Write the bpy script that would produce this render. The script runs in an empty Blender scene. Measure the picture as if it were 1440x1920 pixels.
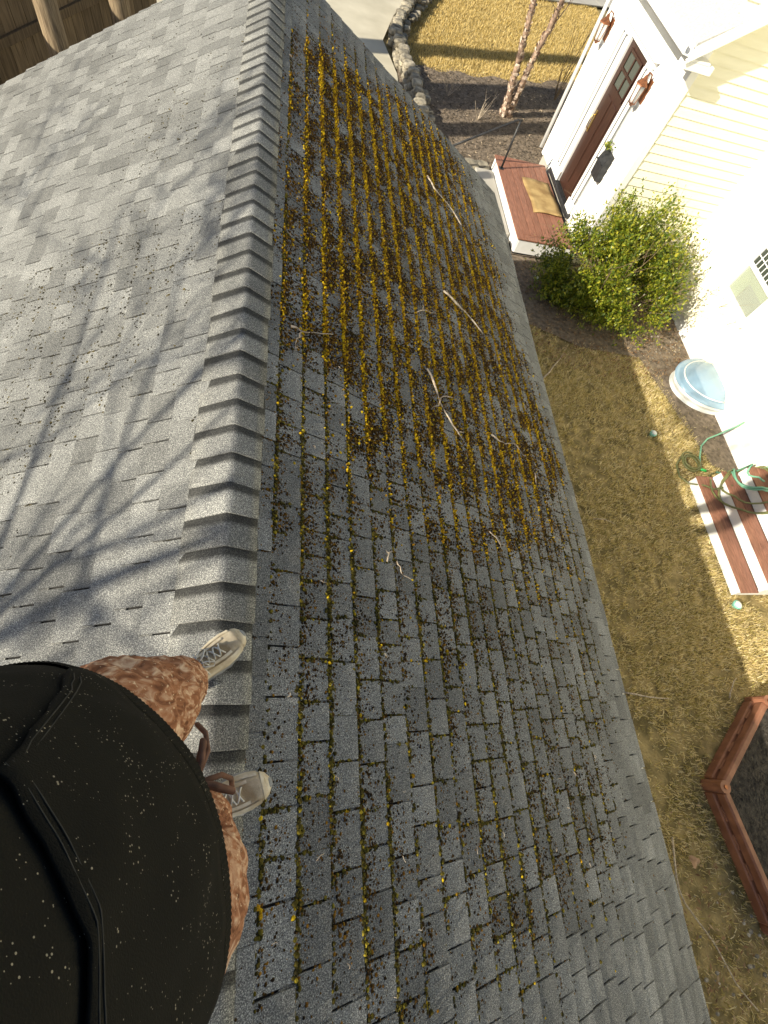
import bpy, math, random
import numpy as np
from mathutils import Vector, Matrix, noise as mnoise
R = math.radians
random.seed(7); rng = np.random.default_rng(11)
sc = bpy.context.scene
col = sc.collection

# ------------------------------------------------------------------ camera
CAMZ = 5.0
RIGHT = Vector((0.97305527, -0.06396116, 0.22152295))
DOWN = Vector((0.03703021, -0.9049319, -0.42394223))
FWD = Vector((0.22757902, 0.42072227, -0.87818026))
cam_d = bpy.data.cameras.new('camera'); cam = bpy.data.objects.new('camera', cam_d); col.objects.link(cam)
cam_d.sensor_fit = 'VERTICAL'; cam_d.sensor_height = 24.0; cam_d.lens = 888.0 / 1920.0 * 24.0
cam_d.clip_start = 0.02; cam_d.clip_end = 2000
m = Matrix.Identity(4)
for i in range(3):
    m[i][0] = RIGHT[i]; m[i][1] = -DOWN[i]; m[i][2] = -FWD[i]
m[2][3] = CAMZ
cam.matrix_world = m
sc.camera = cam

# ------------------------------------------------------------------ sun, sky, exposure
SUN_AZ = R(22.0)                     # the light travels towards +X, turned this much to +Y
SUN_EL = math.atan(0.608 * math.cos(SUN_AZ))
sdir = Vector((-math.cos(SUN_EL) * math.cos(SUN_AZ), -math.cos(SUN_EL) * math.sin(SUN_AZ), math.sin(SUN_EL)))
sl = bpy.data.lights.new('sun', 'SUN'); sl.energy = 5.0; sl.angle = R(0.53); sl.color = (1.0, 0.91, 0.74)
so = bpy.data.objects.new('sun', sl); col.objects.link(so)
so.rotation_euler = (-sdir).to_track_quat('-Z', 'Y').to_euler(); so.location = sdir * 60
world = bpy.data.worlds.new('World'); sc.world = world; world.use_nodes = True
wn = world.node_tree.nodes; wl = world.node_tree.links
sky = wn.new('ShaderNodeTexSky'); sky.sky_type = 'NISHITA'; sky.sun_disc = False
sky.sun_elevation = SUN_EL; sky.sun_rotation = math.atan2(sdir.x, sdir.y)
sky.air_density = 1.0; sky.dust_density = 1.2; sky.ozone_density = 1.0
wn['Background'].inputs['Strength'].default_value = 0.075
wl.new(sky.outputs[0], wn['Background'].inputs['Color'])
sc.view_settings.view_transform = 'Standard'; sc.view_settings.look = 'None'
sc.view_settings.gamma = 1.0; sc.view_settings.exposure = 0.82

# ------------------------------------------------------------------ materials
MATS = {}
def newmat(name):
    mt = bpy.data.materials.new(name); mt.use_nodes = True
    nt = mt.node_tree
    return mt, nt, nt.nodes['Principled BSDF']
def rgba(c): return (c[0], c[1], c[2], 1.0)
def pm(name, c1, c2=None, scale=8.0, rough=0.8, bump=0.0, bscale=60.0, rnd=None, stretch=(1, 1, 1), metal=0.0, spec=0.3, detail=5.0, lo=0.35, hi=0.65, rndamt=0.35):
    """two colours mixed by noise in world position, optional tone change per piece (rnd = 'obj' or 'island'), optional bump"""
    mt, nt, b = newmat(name); n = nt.nodes; l = nt.links
    b.inputs['Roughness'].default_value = rough; b.inputs['Metallic'].default_value = metal
    b.inputs['Specular IOR Level'].default_value = spec
    geo = n.new('ShaderNodeNewGeometry')
    mp = n.new('ShaderNodeMapping'); mp.inputs['Scale'].default_value = stretch
    l.new(geo.outputs['Position'], mp.inputs['Vector'])
    c2 = c2 or c1
    no = n.new('ShaderNodeTexNoise'); no.inputs['Scale'].default_value = scale; no.inputs['Detail'].default_value = detail
    l.new(mp.outputs[0], no.inputs['Vector'])
    rp = n.new('ShaderNodeValToRGB'); rp.color_ramp.elements[0].position = lo; rp.color_ramp.elements[1].position = hi
    rp.color_ramp.elements[0].color = rgba(c1); rp.color_ramp.elements[1].color = rgba(c2)
    l.new(no.outputs['Fac'], rp.inputs[0])
    out = rp.outputs[0]
    if rnd:
        if rnd == 'obj':
            ri = n.new('ShaderNodeObjectInfo'); ro = ri.outputs['Random']
        else:
            ro = geo.outputs['Random Per Island']
        mr = n.new('ShaderNodeMapRange'); mr.inputs['To Min'].default_value = 1 - rndamt; mr.inputs['To Max'].default_value = 1 + rndamt
        l.new(ro, mr.inputs['Value'])
        mx = n.new('ShaderNodeVectorMath'); mx.operation = 'SCALE'
        l.new(out, mx.inputs[0]); l.new(mr.outputs[0], mx.inputs['Scale']); out = mx.outputs[0]
    l.new(out, b.inputs['Base Color'])
    if bump:
        nb = n.new('ShaderNodeTexNoise'); nb.inputs['Scale'].default_value = bscale; nb.inputs['Detail'].default_value = 4
        l.new(mp.outputs[0], nb.inputs['Vector'])
        bp = n.new('ShaderNodeBump'); bp.inputs['Strength'].default_value = 1.0; bp.inputs['Distance'].default_value = bump
        l.new(nb.outputs['Fac'], bp.inputs['Height']); l.new(bp.outputs[0], b.inputs['Normal'])
    MATS[name] = mt
    return mt
def ramp_island(name, stops, rough=0.9, trans=0.0, spec=0.2):
    """each loose piece takes its own colour from a ramp"""
    mt, nt, b = newmat(name); n = nt.nodes; l = nt.links
    b.inputs['Roughness'].default_value = rough; b.inputs['Specular IOR Level'].default_value = spec
    geo = n.new('ShaderNodeNewGeometry'); rp = n.new('ShaderNodeValToRGB')
    els = rp.color_ramp.elements
    while len(els) < len(stops): els.new(0.5)
    for e, (p, c) in zip(els, stops): e.position = p; e.color = rgba(c)
    l.new(geo.outputs['Random Per Island'], rp.inputs[0]); l.new(rp.outputs[0], b.inputs['Base Color'])
    if trans:
        tr = n.new('ShaderNodeBsdfTranslucent'); l.new(rp.outputs[0], tr.inputs['Color'])
        mx = n.new('ShaderNodeMixShader'); mx.inputs[0].default_value = trans
        l.new(b.outputs[0], mx.inputs[1]); l.new(tr.outputs[0], mx.inputs[2])
        l.new(mx.outputs[0], n['Material Output'].inputs['Surface'])
    MATS[name] = mt
    return mt
def shingle_mat(name, rnd, band=False):
    mt, nt, b = newmat(name); n = nt.nodes; l = nt.links
    b.inputs['Roughness'].default_value = 0.85; b.inputs['Specular IOR Level'].default_value = 0.35
    geo = n.new('ShaderNodeNewGeometry'); pos = geo.outputs['Position']
    # granules: two sizes of speckle
    g1 = n.new('ShaderNodeTexNoise'); g1.inputs['Scale'].default_value = 300; g1.inputs['Detail'].default_value = 3; g1.inputs['Roughness'].default_value = 0.75
    l.new(pos, g1.inputs['Vector'])
    r1 = n.new('ShaderNodeValToRGB'); e = r1.color_ramp.elements
    e[0].position = 0.34; e[0].color = (0.040, 0.041, 0.043, 1); e[1].position = 0.68; e[1].color = (0.56, 0.56, 0.505, 1)
    x = e.new(0.51); x.color = (0.150, 0.152, 0.145, 1)
    l.new(g1.outputs['Fac'], r1.inputs[0])
    # patchy weathering
    g2 = n.new('ShaderNodeTexNoise'); g2.inputs['Scale'].default_value = 3.2; g2.inputs['Detail'].default_value = 6
    l.new(pos, g2.inputs['Vector'])
    m2 = n.new('ShaderNodeMapRange'); m2.inputs['From Min'].default_value = 0.3; m2.inputs['From Max'].default_value = 0.7
    m2.inputs['To Min'].default_value = 0.84; m2.inputs['To Max'].default_value = 1.15
    l.new(g2.outputs['Fac'], m2.inputs['Value'])
    if rnd == 'obj':
        ro = n.new('ShaderNodeObjectInfo').outputs['Random']
    else:
        ro = geo.outputs['Random Per Island']
    m3 = n.new('ShaderNodeMapRange'); m3.inputs['To Min'].default_value = 0.77; m3.inputs['To Max'].default_value = 1.24
    l.new(ro, m3.inputs['Value'])
    mu = n.new('ShaderNodeMath'); mu.operation = 'MULTIPLY'; l.new(m2.outputs[0], mu.inputs[0]); l.new(m3.outputs[0], mu.inputs[1])
    fac = mu.outputs[0]
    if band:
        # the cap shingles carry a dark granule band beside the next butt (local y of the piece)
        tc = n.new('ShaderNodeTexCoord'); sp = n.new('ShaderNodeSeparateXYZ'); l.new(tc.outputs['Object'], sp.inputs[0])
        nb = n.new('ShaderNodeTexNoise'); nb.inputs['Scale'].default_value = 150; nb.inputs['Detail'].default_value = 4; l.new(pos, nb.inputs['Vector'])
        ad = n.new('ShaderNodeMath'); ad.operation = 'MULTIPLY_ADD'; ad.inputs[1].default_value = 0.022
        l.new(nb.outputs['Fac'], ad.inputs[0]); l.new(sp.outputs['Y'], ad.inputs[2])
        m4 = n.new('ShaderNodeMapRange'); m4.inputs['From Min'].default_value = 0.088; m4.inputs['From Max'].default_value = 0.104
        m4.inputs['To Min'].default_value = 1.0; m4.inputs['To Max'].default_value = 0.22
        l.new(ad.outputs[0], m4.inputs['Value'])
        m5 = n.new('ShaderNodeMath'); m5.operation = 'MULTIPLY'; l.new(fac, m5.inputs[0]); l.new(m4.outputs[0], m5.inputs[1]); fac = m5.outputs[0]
    sc_ = n.new('ShaderNodeVectorMath'); sc_.operation = 'SCALE'; l.new(r1.outputs[0], sc_.inputs[0]); l.new(fac, sc_.inputs['Scale'])
    l.new(sc_.outputs[0], b.inputs['Base Color'])
    bp = n.new('ShaderNodeBump'); bp.inputs['Distance'].default_value = 0.0016; bp.inputs['Strength'].default_value = 0.8
    l.new(g1.outputs['Fac'], bp.inputs['Height']); l.new(bp.outputs[0], b.inputs['Normal'])
    MATS[name] = mt
    return mt
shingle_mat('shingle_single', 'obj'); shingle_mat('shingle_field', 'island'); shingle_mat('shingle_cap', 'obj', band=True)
pm('tar', (0.02, 0.02, 0.02), (0.035, 0.033, 0.03), 20, 0.9)
pm('white_paint', (0.80, 0.80, 0.79), (0.72, 0.72, 0.70), 6, 0.45, spec=0.4)
pm('white_trim', (0.82, 0.82, 0.81), (0.76, 0.76, 0.75), 3, 0.5, spec=0.4)
pm('cream_siding', (0.86, 0.83, 0.66), (0.82, 0.79, 0.61), 2.5, 0.55, bump=0.0006, bscale=40, stretch=(1, 1, 8), spec=0.35)
pm('white_siding', (0.83, 0.83, 0.80), (0.77, 0.77, 0.74), 3, 0.55, spec=0.35)
pm('composite_board', (0.27, 0.125, 0.08), (0.165, 0.072, 0.046), 9, 0.6, bump=0.0008, bscale=90, stretch=(9, 1, 9), rnd='obj', rndamt=0.12)
pm('composite_rail', (0.27, 0.12, 0.07), (0.17, 0.07, 0.042), 7, 0.5, bump=0.0008, bscale=120, rnd='obj', rndamt=0.1)
pm('door_wood', (0.050, 0.021, 0.013), (0.026, 0.011, 0.008), 6, 0.35, stretch=(8, 8, 1), spec=0.5)
pm('copper', (0.30, 0.12, 0.055), (0.16, 0.07, 0.04), 25, 0.4, metal=0.7)
pm('black_metal', (0.025, 0.026, 0.028), (0.05, 0.05, 0.052), 18, 0.45, metal=0.3)
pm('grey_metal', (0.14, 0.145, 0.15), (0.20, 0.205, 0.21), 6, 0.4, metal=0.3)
pm('roof_light', (0.50, 0.50, 0.48), (0.38, 0.38, 0.37), 40, 0.9)
pm('brass', (0.55, 0.4, 0.16), None, 5, 0.3, metal=1.0)
pm('dark_gap', (0.03, 0.03, 0.032), None, 5, 0.9)
pm('mat_coir', (0.42, 0.30, 0.13), (0.24, 0.15, 0.06), 5, 0.95, bump=0.004, bscale=300)
pm('concrete', (0.42, 0.40, 0.35), (0.34, 0.32, 0.28), 1.4, 0.9, bump=0.002, bscale=80, detail=8)
pm('driveway', (0.56, 0.52, 0.41), (0.44, 0.405, 0.31), 1.2, 0.95, bump=0.004, bscale=120, detail=9)
pm('stone', (0.36, 0.32, 0.24), (0.13, 0.118, 0.095), 9, 0.9, bump=0.01, bscale=25, rnd='obj', rndamt=0.35, detail=8)
pm('fence_wood', (0.20, 0.145, 0.085), (0.11, 0.078, 0.045), 7, 0.85, bump=0.004, bscale=26, stretch=(7, 7, 0.6), rnd='obj', rndamt=0.25)
pm('post_wood', (0.34, 0.26, 0.165), (0.15, 0.108, 0.066), 16, 0.85, bump=0.006, bscale=40, stretch=(6, 6, 0.5))
pm('soil', (0.030, 0.027, 0.024), (0.075, 0.066, 0.055), 14, 0.95, bump=0.02, bscale=50, detail=9)
pm('mulch', (0.11, 0.088, 0.066), (0.24, 0.19, 0.14), 16, 0.95, bump=0.02, bscale=40, detail=9)
pm('lawn_soil', (0.36, 0.275, 0.125), (0.14, 0.11, 0.045), 5, 0.95, bump=0.02, bscale=35, detail=9)
pm('birch_bark', (0.40, 0.28, 0.20), (0.10, 0.065, 0.05), 7, 0.85, bump=0.01, bscale=22, detail=8, stretch=(1, 1, 1.8))
pm('birch_flake', (0.76, 0.64, 0.52), (0.42, 0.30, 0.22), 12, 0.85)
pm('grey_bark', (0.16, 0.13, 0.105), (0.09, 0.075, 0.06), 9, 0.9, bump=0.01, bscale=25)
pm('twig_pale', (0.55, 0.47, 0.36), (0.26, 0.20, 0.14), 45, 0.8)
pm('twig_brown', (0.22, 0.16, 0.10), (0.14, 0.10, 0.06), 30, 0.85)
pm('hose_rubber', (0.13, 0.32, 0.22), (0.18, 0.42, 0.28), 4, 0.4, spec=0.5)
pm('hose_olive', (0.15, 0.15, 0.05), (0.10, 0.11, 0.04), 4, 0.45, spec=0.5)
pm('turquoise_plastic', (0.22, 0.52, 0.42), None, 4, 0.35, spec=0.5)
pm('green_plastic', (0.03, 0.42, 0.09), None, 4, 0.35, spec=0.5)
pm('well_plastic', (0.72, 0.74, 0.72), (0.64, 0.66, 0.64), 4, 0.4)
pm('leaf_dry', (0.42, 0.27, 0.17), (0.30, 0.18, 0.10), 40, 0.8)
pm('pebble', (0.34, 0.31, 0.26), (0.19, 0.17, 0.14), 30, 0.85, rnd='island', rndamt=0.5)
pm('interior_dark', (0.03, 0.035, 0.035), None, 3, 0.6)
pm('curtain', (0.22, 0.28, 0.12), (0.15, 0.20, 0.09), 4, 0.9)
pm('skin', (0.52, 0.32, 0.23), (0.46, 0.27, 0.19), 20, 0.55)
pm('hair', (0.06, 0.04, 0.025), (0.03, 0.02, 0.014), 40, 0.6)
pm('shoe_upper', (0.66, 0.56, 0.39), (0.34, 0.25, 0.14), 18, 0.7, bump=0.0012, bscale=260, lo=0.36, hi=0.62, detail=8)
pm('shoe_overlay', (0.74, 0.67, 0.52), (0.46, 0.36, 0.22), 25, 0.6, bump=0.0006, bscale=200)
pm('shoe_sole', (0.40, 0.40, 0.37), (0.26, 0.255, 0.23), 30, 0.8)
pm('lace', (0.72, 0.70, 0.63), (0.52, 0.49, 0.42), 60, 0.85, bump=0.0006, bscale=500)
pm('cord', (0.17, 0.085, 0.055), (0.11, 0.055, 0.035), 60, 0.85)
pm('sock', (0.55, 0.46, 0.33), (0.43, 0.34, 0.22), 60, 0.9)
pm('thread', (0.03, 0.029, 0.025), (0.045, 0.043, 0.036), 90, 0.9)
pm('phone_black', (0.02, 0.02, 0.022), None, 4, 0.3)
ramp_island('moss', [(0.0, (0.12, 0.06, 0.008)), (0.22, (0.28, 0.15, 0.010)), (0.45, (0.50, 0.29, 0.012)), (0.75, (0.74, 0.49, 0.014)), (1.0, (0.84, 0.62, 0.02))], trans=0.35)  # moss of the sunlit zone, its gold carries sunlight in the colour
ramp_island('moss_black', [(0.0, (0.012, 0.010, 0.006)), (0.7, (0.030, 0.025, 0.010)), (1.0, (0.10, 0.075, 0.02))])
ramp_island('moss_shaded', [(0.0, (0.022, 0.018, 0.004)), (0.5, (0.065, 0.052, 0.007)), (0.9, (0.12, 0.098, 0.010)), (1.0, (0.34, 0.26, 0.02))])  # the same moss outside that zone, shade put into the darker colour
ramp_island('moss_dark', [(0.0, (0.018, 0.011, 0.004)), (0.45, (0.060, 0.032, 0.006)), (0.8, (0.14, 0.066, 0.008)), (1.0, (0.28, 0.14, 0.010))])
ramp_island('straw_grass', [(0.0, (0.24, 0.215, 0.05)), (0.22, (0.50, 0.41, 0.15)), (0.6, (0.74, 0.60, 0.30)), (1.0, (0.90, 0.79, 0.52))], trans=0.25)
ramp_island('gold_grass', [(0.0, (0.34, 0.24, 0.06)), (0.4, (0.60, 0.45, 0.16)), (1.0, (0.82, 0.67, 0.34))], trans=0.25)
ramp_island('chips', [(0.0, (0.05, 0.04, 0.03)), (0.6, (0.17, 0.135, 0.10)), (0.93, (0.28, 0.215, 0.15)), (1.0, (0.60, 0.48, 0.33))])
ramp_island('leaf_green', [(0.0, (0.040, 0.080, 0.010)), (0.35, (0.12, 0.17, 0.015)), (0.75, (0.26, 0.28, 0.02)), (1.0, (0.42, 0.39, 0.04))], rough=0.35, trans=0.3, spec=0.5)
ramp_island('leaf_litter', [(0.0, (0.10, 0.05, 0.025)), (0.5, (0.22, 0.13, 0.07)), (1.0, (0.40, 0.29, 0.17))])
def glass_mat(name, c, rough=0.05, alpha=1.0, spec=0.5):
    mt, nt, b = newmat(name); b.inputs['Base Color'].default_value = rgba(c); b.inputs['Roughness'].default_value = rough
    b.inputs['Specular IOR Level'].default_value = spec; b.inputs['Alpha'].default_value = alpha
    MATS[name] = mt
glass_mat('pane_dark', (0.05, 0.06, 0.05), 0.04, 1.0, 0.8)
glass_mat('pane_clear', (0.55, 0.6, 0.5), 0.03, 0.35, 0.8)
glass_mat('dome_plastic', (0.26, 0.44, 0.62), 0.12, 0.62, 0.6)
glass_mat('lamp_glass', (0.7, 0.72, 0.7), 0.05, 0.4, 0.7)
# hoodie: near-black knit with pale lint
def hoodie_mat():
    mt, nt, b = newmat('hoodie_knit'); n = nt.nodes; l = nt.links
    b.inputs['Roughness'].default_value = 0.95; b.inputs['Specular IOR Level'].default_value = 0.1
    geo = n.new('ShaderNodeNewGeometry')
    v = n.new('ShaderNodeTexVoronoi'); v.inputs['Scale'].default_value = 290; v.inputs['Randomness'].default_value = 1.0
    l.new(geo.outputs['Position'], v.inputs['Vector'])
    n2 = n.new('ShaderNodeTexNoise'); n2.inputs['Scale'].default_value = 38; n2.inputs['Detail'].default_value = 3; l.new(geo.outputs['Position'], n2.inputs['Vector'])
    th = n.new('ShaderNodeMapRange'); th.inputs['From Min'].default_value = 0.42; th.inputs['From Max'].default_value = 0.66; th.inputs['To Min'].default_value = 0.0; th.inputs['To Max'].default_value = 0.24
    l.new(n2.outputs['Fac'], th.inputs['Value'])
    lt = n.new('ShaderNodeMath'); lt.operation = 'LESS_THAN'; l.new(v.outputs['Distance'], lt.inputs[0]); l.new(th.outputs[0], lt.inputs[1])
    sp = n.new('ShaderNodeSeparateColor'); l.new(v.outputs['Color'], sp.inputs[0])
    gt = n.new('ShaderNodeMath'); gt.operation = 'GREATER_THAN'; gt.inputs[1].default_value = 0.42; l.new(sp.outputs[0], gt.inputs[0])
    mu = n.new('ShaderNodeMath'); mu.operation = 'MULTIPLY'; l.new(lt.outputs[0], mu.inputs[0]); l.new(gt.outputs[0], mu.inputs[1])
    mx = n.new('ShaderNodeMix'); mx.data_type = 'RGBA'; mx.inputs['A'].default_value = (0.013, 0.0125, 0.010, 1); mx.inputs['B'].default_value = (0.30, 0.27, 0.20, 1)
    l.new(mu.outputs[0], mx.inputs['Factor']); l.new(mx.outputs['Result'], b.inputs['Base Color'])
    w = n.new('ShaderNodeTexNoise'); w.inputs['Scale'].default_value = 700; l.new(geo.outputs['Position'], w.inputs['Vector'])
    bp = n.new('ShaderNodeBump'); bp.inputs['Distance'].default_value = 0.0008; l.new(w.outputs['Fac'], bp.inputs['Height']); l.new(bp.outputs[0], b.inputs['Normal'])
    MATS['hoodie_knit'] = mt
hoodie_mat()
# trousers: rust cotton, bleached streaks and specks
def trouser_mat(name, scale, stretch, bleach):
    mt, nt, b = newmat(name); n = nt.nodes; l = nt.links
    b.inputs['Roughness'].default_value = 0.9; b.inputs['Specular IOR Level'].default_value = 0.15
    geo = n.new('ShaderNodeNewGeometry'); mp = n.new('ShaderNodeMapping'); mp.inputs['Scale'].default_value = stretch
    l.new(geo.outputs['Position'], mp.inputs['Vector'])
    a = n.new('ShaderNodeTexNoise'); a.inputs['Scale'].default_value = scale; a.inputs['Detail'].default_value = 5; a.inputs['Distortion'].default_value = 1.5
    l.new(mp.outputs[0], a.inputs['Vector'])
    rp = n.new('ShaderNodeValToRGB'); e = rp.color_ramp.elements
    e[0].position = 0.34; e[0].color = (0.15, 0.062, 0.032, 1); e[1].position = bleach; e[1].color = (0.68, 0.50, 0.35, 1)
    x = e.new(0.49); x.color = (0.33, 0.15, 0.078, 1)
    l.new(a.outputs['Fac'], rp.inputs[0])
    s = n.new('ShaderNodeTexNoise'); s.inputs['Scale'].default_value = 160; s.inputs['Detail'].default_value = 2; l.new(geo.outputs['Position'], s.inputs['Vector'])
    mr = n.new('ShaderNodeMapRange'); mr.inputs['From Min'].default_value = 0.64; mr.inputs['From Max'].default_value = 0.72; l.new(s.outputs['Fac'], mr.inputs['Value'])
    mx = n.new('ShaderNodeMix'); mx.data_type = 'RGBA'; mx.inputs['B'].default_value = (0.66, 0.52, 0.36, 1)
    l.new(mr.outputs[0], mx.inputs['Factor']); l.new(rp.outputs[0], mx.inputs['A']); l.new(mx.outputs['Result'], b.inputs['Base Color'])
    bp = n.new('ShaderNodeBump'); bp.inputs['Distance'].default_value = 0.006; l.new(a.outputs['Fac'], bp.inputs['Height']); l.new(bp.outputs[0], b.inputs['Normal'])
    MATS[name] = mt
trouser_mat('trouser_cloth', 38, (1.0, 1.0, 0.4), 0.70)

# ------------------------------------------------------------------ mesh helpers
class MB:
    def __init__(self): self.v = []; self.f = []
    def add(self, vs, fs):
        o = len(self.v); self.v += [tuple(p) for p in vs]; self.f += [tuple(i + o for i in q) for q in fs]; return self
    def box(self, x0, x1, y0, y1, z0, z1, M=None, bev=0.0):
        if bev:
            b = min(bev, (x1 - x0) / 2.1, (y1 - y0) / 2.1, (z1 - z0) / 2.1)
            vs = []
            for z, i in ((z0, b), (z0 + b, 0), (z1 - b, 0), (z1, b)):
                vs += [(x0 + i + (b if i == 0 else 0), y0 + i, z), (x1 - i - (b if i == 0 else 0), y0 + i, z), (x1 - i, y0 + i + (b if i == 0 else 0), z), (x1 - i, y1 - i - (b if i == 0 else 0), z),
                       (x1 - i - (b if i == 0 else 0), y1 - i, z), (x0 + i + (b if i == 0 else 0), y1 - i, z), (x0 + i, y1 - i - (b if i == 0 else 0), z), (x0 + i, y0 + i + (b if i == 0 else 0), z)]
            fs = [tuple(range(7, -1, -1)), tuple(range(24, 32))]
            for k in range(3):
                for j in range(8):
                    fs.append((k * 8 + j, k * 8 + (j + 1) % 8, k * 8 + 8 + (j + 1) % 8, k * 8 + 8 + j))
        else:
            vs = [(x0, y0, z0), (x1, y0, z0), (x1, y1, z0), (x0, y1, z0), (x0, y0, z1), (x1, y0, z1), (x1, y1, z1), (x0, y1, z1)]
            fs = [(3, 2, 1, 0), (4, 5, 6, 7), (0, 1, 5, 4), (1, 2, 6, 5), (2, 3, 7, 6), (3, 0, 4, 7)]
        if M is not None: vs = [M @ Vector(p) for p in vs]
        return self.add(vs, fs)
    def loft(self, rings, cap=True, closed=True):
        n = len(rings[0]); vs = [p for r in rings for p in r]; fs = []
        for k in range(len(rings) - 1):
            for j in range(n if closed else n - 1):
                a = k * n + j; b = k * n + (j + 1) % n
                fs.append((a, b, b + n, a + n))
        if cap and closed:
            fs.append(tuple(range(n - 1, -1, -1))); fs.append(tuple(range((len(rings) - 1) * n, len(rings) * n)))
        return self.add(vs, fs)
    def tube(self, path, rad, n=6, cap=True):
        path = [Vector(p) for p in path]
        if not hasattr(rad, '__len__'): rad = [rad] * len(path)
        rings = []; up = None
        for i, p in enumerate(path):
            t = (path[min(i + 1, len(path) - 1)] - path[max(i - 1, 0)])
            t = t.normalized() if t.length > 1e-9 else Vector((0, 0, 1))
            if up is None: up = Vector((0, 0, 1)) if abs(t.z) < 0.9 else Vector((1, 0, 0))
            s = t.cross(up); s = s.normalized() if s.length > 1e-6 else t.orthogonal().normalized()
            up = s.cross(t).normalized()
            rings.append([p + rad[i] * (math.cos(2 * math.pi * k / n) * s + math.sin(2 * math.pi * k / n) * up) for k in range(n)])
        return self.loft(rings, cap)
    def prism(self, pts, z0, z1):
        n = len(pts)
        vs = [(p[0], p[1], z0) for p in pts] + [(p[0], p[1], z1) for p in pts]
        fs = [tuple(range(n - 1, -1, -1)), tuple(range(n, 2 * n))] + [(j, (j + 1) % n, n + (j + 1) % n, n + j) for j in range(n)]
        return self.add(vs, fs)
    def cyl(self, c, r, z0, z1, n=16, r2=None):
        r2 = r if r2 is None else r2
        a = [(c[0] + r * math.cos(2 * math.pi * k / n), c[1] + r * math.sin(2 * math.pi * k / n), z0) for k in range(n)]
        b = [(c[0] + r2 * math.cos(2 * math.pi * k / n), c[1] + r2 * math.sin(2 * math.pi * k / n), z1) for k in range(n)]
        return self.loft([a, b])
    def lathe(self, c, prof, n=16, M=None):
        rings = [[(c[0] + r * math.cos(2 * math.pi * k / n), c[1] + r * math.sin(2 * math.pi * k / n), c[2] + z) for k in range(n)] for r, z in prof]
        if M is not None: rings = [[M @ Vector(p) for p in r] for r in rings]
        return self.loft(rings)
    def mesh(self, name):
        me = bpy.data.meshes.new(name); me.from_pydata(self.v, [], self.f); me.update(); return me
    def build(self, name, mat, parent=None, smooth=False, label=None):
        me = self.mesh(name)
        return link(name, me, mat, parent, smooth, label)
def link(name, me, mat, parent=None, smooth=False, label=None, loc=None):
    if mat and not me.materials: me.materials.append(MATS[mat])
    if smooth: me.polygons.foreach_set('use_smooth', [True] * len(me.polygons))
    o = bpy.data.objects.new(name, me); col.objects.link(o)
    if parent is not None:
        o.parent = parent; o.matrix_parent_inverse = parent_inv(parent)
    if loc is not None: o.location = loc
    if label: o['label'] = label
    return o
def parent_inv(p):
    # every helper builds in world coordinates: undo the parents' own offsets
    M = Matrix.Identity(4); q = p; chain = []
    while q is not None: chain.append(q); q = q.parent
    for q in reversed(chain): M = M @ (q.matrix_parent_inverse if q.parent else Matrix.Identity(4)) @ Matrix.LocRotScale(q.location, q.rotation_euler, q.scale)
    return M.inverted()
def tag(o, label=None, cat=None, group=None, kind=None):
    if label: o['label'] = label
    if cat: o['category'] = cat
    if group: o['group'] = group
    if kind: o['kind'] = kind
    return o
def thing(name, loc, label, cat, group=None):
    o = bpy.data.objects.new(name, None); o.empty_display_size = 0.1; col.objects.link(o); o.location = loc
    return tag(o, label, cat, group)
def npmesh(name, V, F, mat, parent=None, smooth=False):
    V = np.asarray(V, dtype=np.float32); F = np.asarray(F, dtype=np.int32)
    me = bpy.data.meshes.new(name); k = F.shape[1]
    me.vertices.add(len(V)); me.vertices.foreach_set('co', V.ravel())
    me.loops.add(F.size); me.loops.foreach_set('vertex_index', F.ravel())
    me.polygons.add(len(F)); me.polygons.foreach_set('loop_start', np.arange(0, F.size, k, dtype=np.int32))
    me.update(calc_edges=True)
    return link(name, me, mat, parent, smooth)
def nz(x, y, s=1.0, o=0.0): return mnoise.noise(Vector((x * s + o, y * s - o, o * 0.37)))
def project(p):
    v = Vector(p) - Vector((0, 0, CAMZ)); z = v.dot(FWD)
    if z < 0.05: return None
    return (720 + 888 * v.dot(RIGHT) / z, 960 + 888 * v.dot(DOWN) / z, z)
def inframe(p, mgn=20):
    q = project(p); return q is not None and -mgn < q[0] < 1440 + mgn and -mgn < q[1] < 1920 + mgn

# ------------------------------------------------------------------ ground, lawns, drive
def sheet(name, pts, z, mat, kind='structure'):
    o = MB().add([(x, y, z) for x, y in pts], [tuple(range(len(pts)))]).build(name, mat); o['kind'] = kind; return o
def gheight(x, y): return 0.02 * nz(x, y, 0.7, 3.1) + 0.012 * nz(x, y, 2.3, 8.0)
# one undulating sheet near by, reaching flat to the horizon
def ground():
    xs = np.concatenate([[-600, -200, -60, -25], np.arange(-12, 14.01, 0.4), [20, 40, 120, 600]])
    ys = np.concatenate([[-600, -200, -60, -20], np.arange(-6, 24.01, 0.4), [32, 60, 200, 600]])
    V = [(x, y, gheight(x, y) - 0.02 if -12 <= x <= 14 and -6 <= y <= 24 else -0.02) for y in ys for x in xs]
    nx = len(xs); F = [(j * nx + i, j * nx + i + 1, (j + 1) * nx + i + 1, (j + 1) * nx + i) for j in range(len(ys) - 1) for i in range(nx - 1)]
    o = npmesh('ground', V, F, 'lawn_soil', smooth=True); o['kind'] = 'structure'
ground()
sheet('driveway', [(-14, 9.5), (2.25, 9.5), (2.28, 13.0), (2.05, 14.4), (2.4, 15.8), (3.0, 17.4), (3.9, 19.6), (4.6, 21.0), (-14, 21.0)], 0.035, 'driveway')
sheet('road', [(-40, 24.5), (40, 24.5), (40, 31), (-40, 31)], 0.045, 'concrete')
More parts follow.
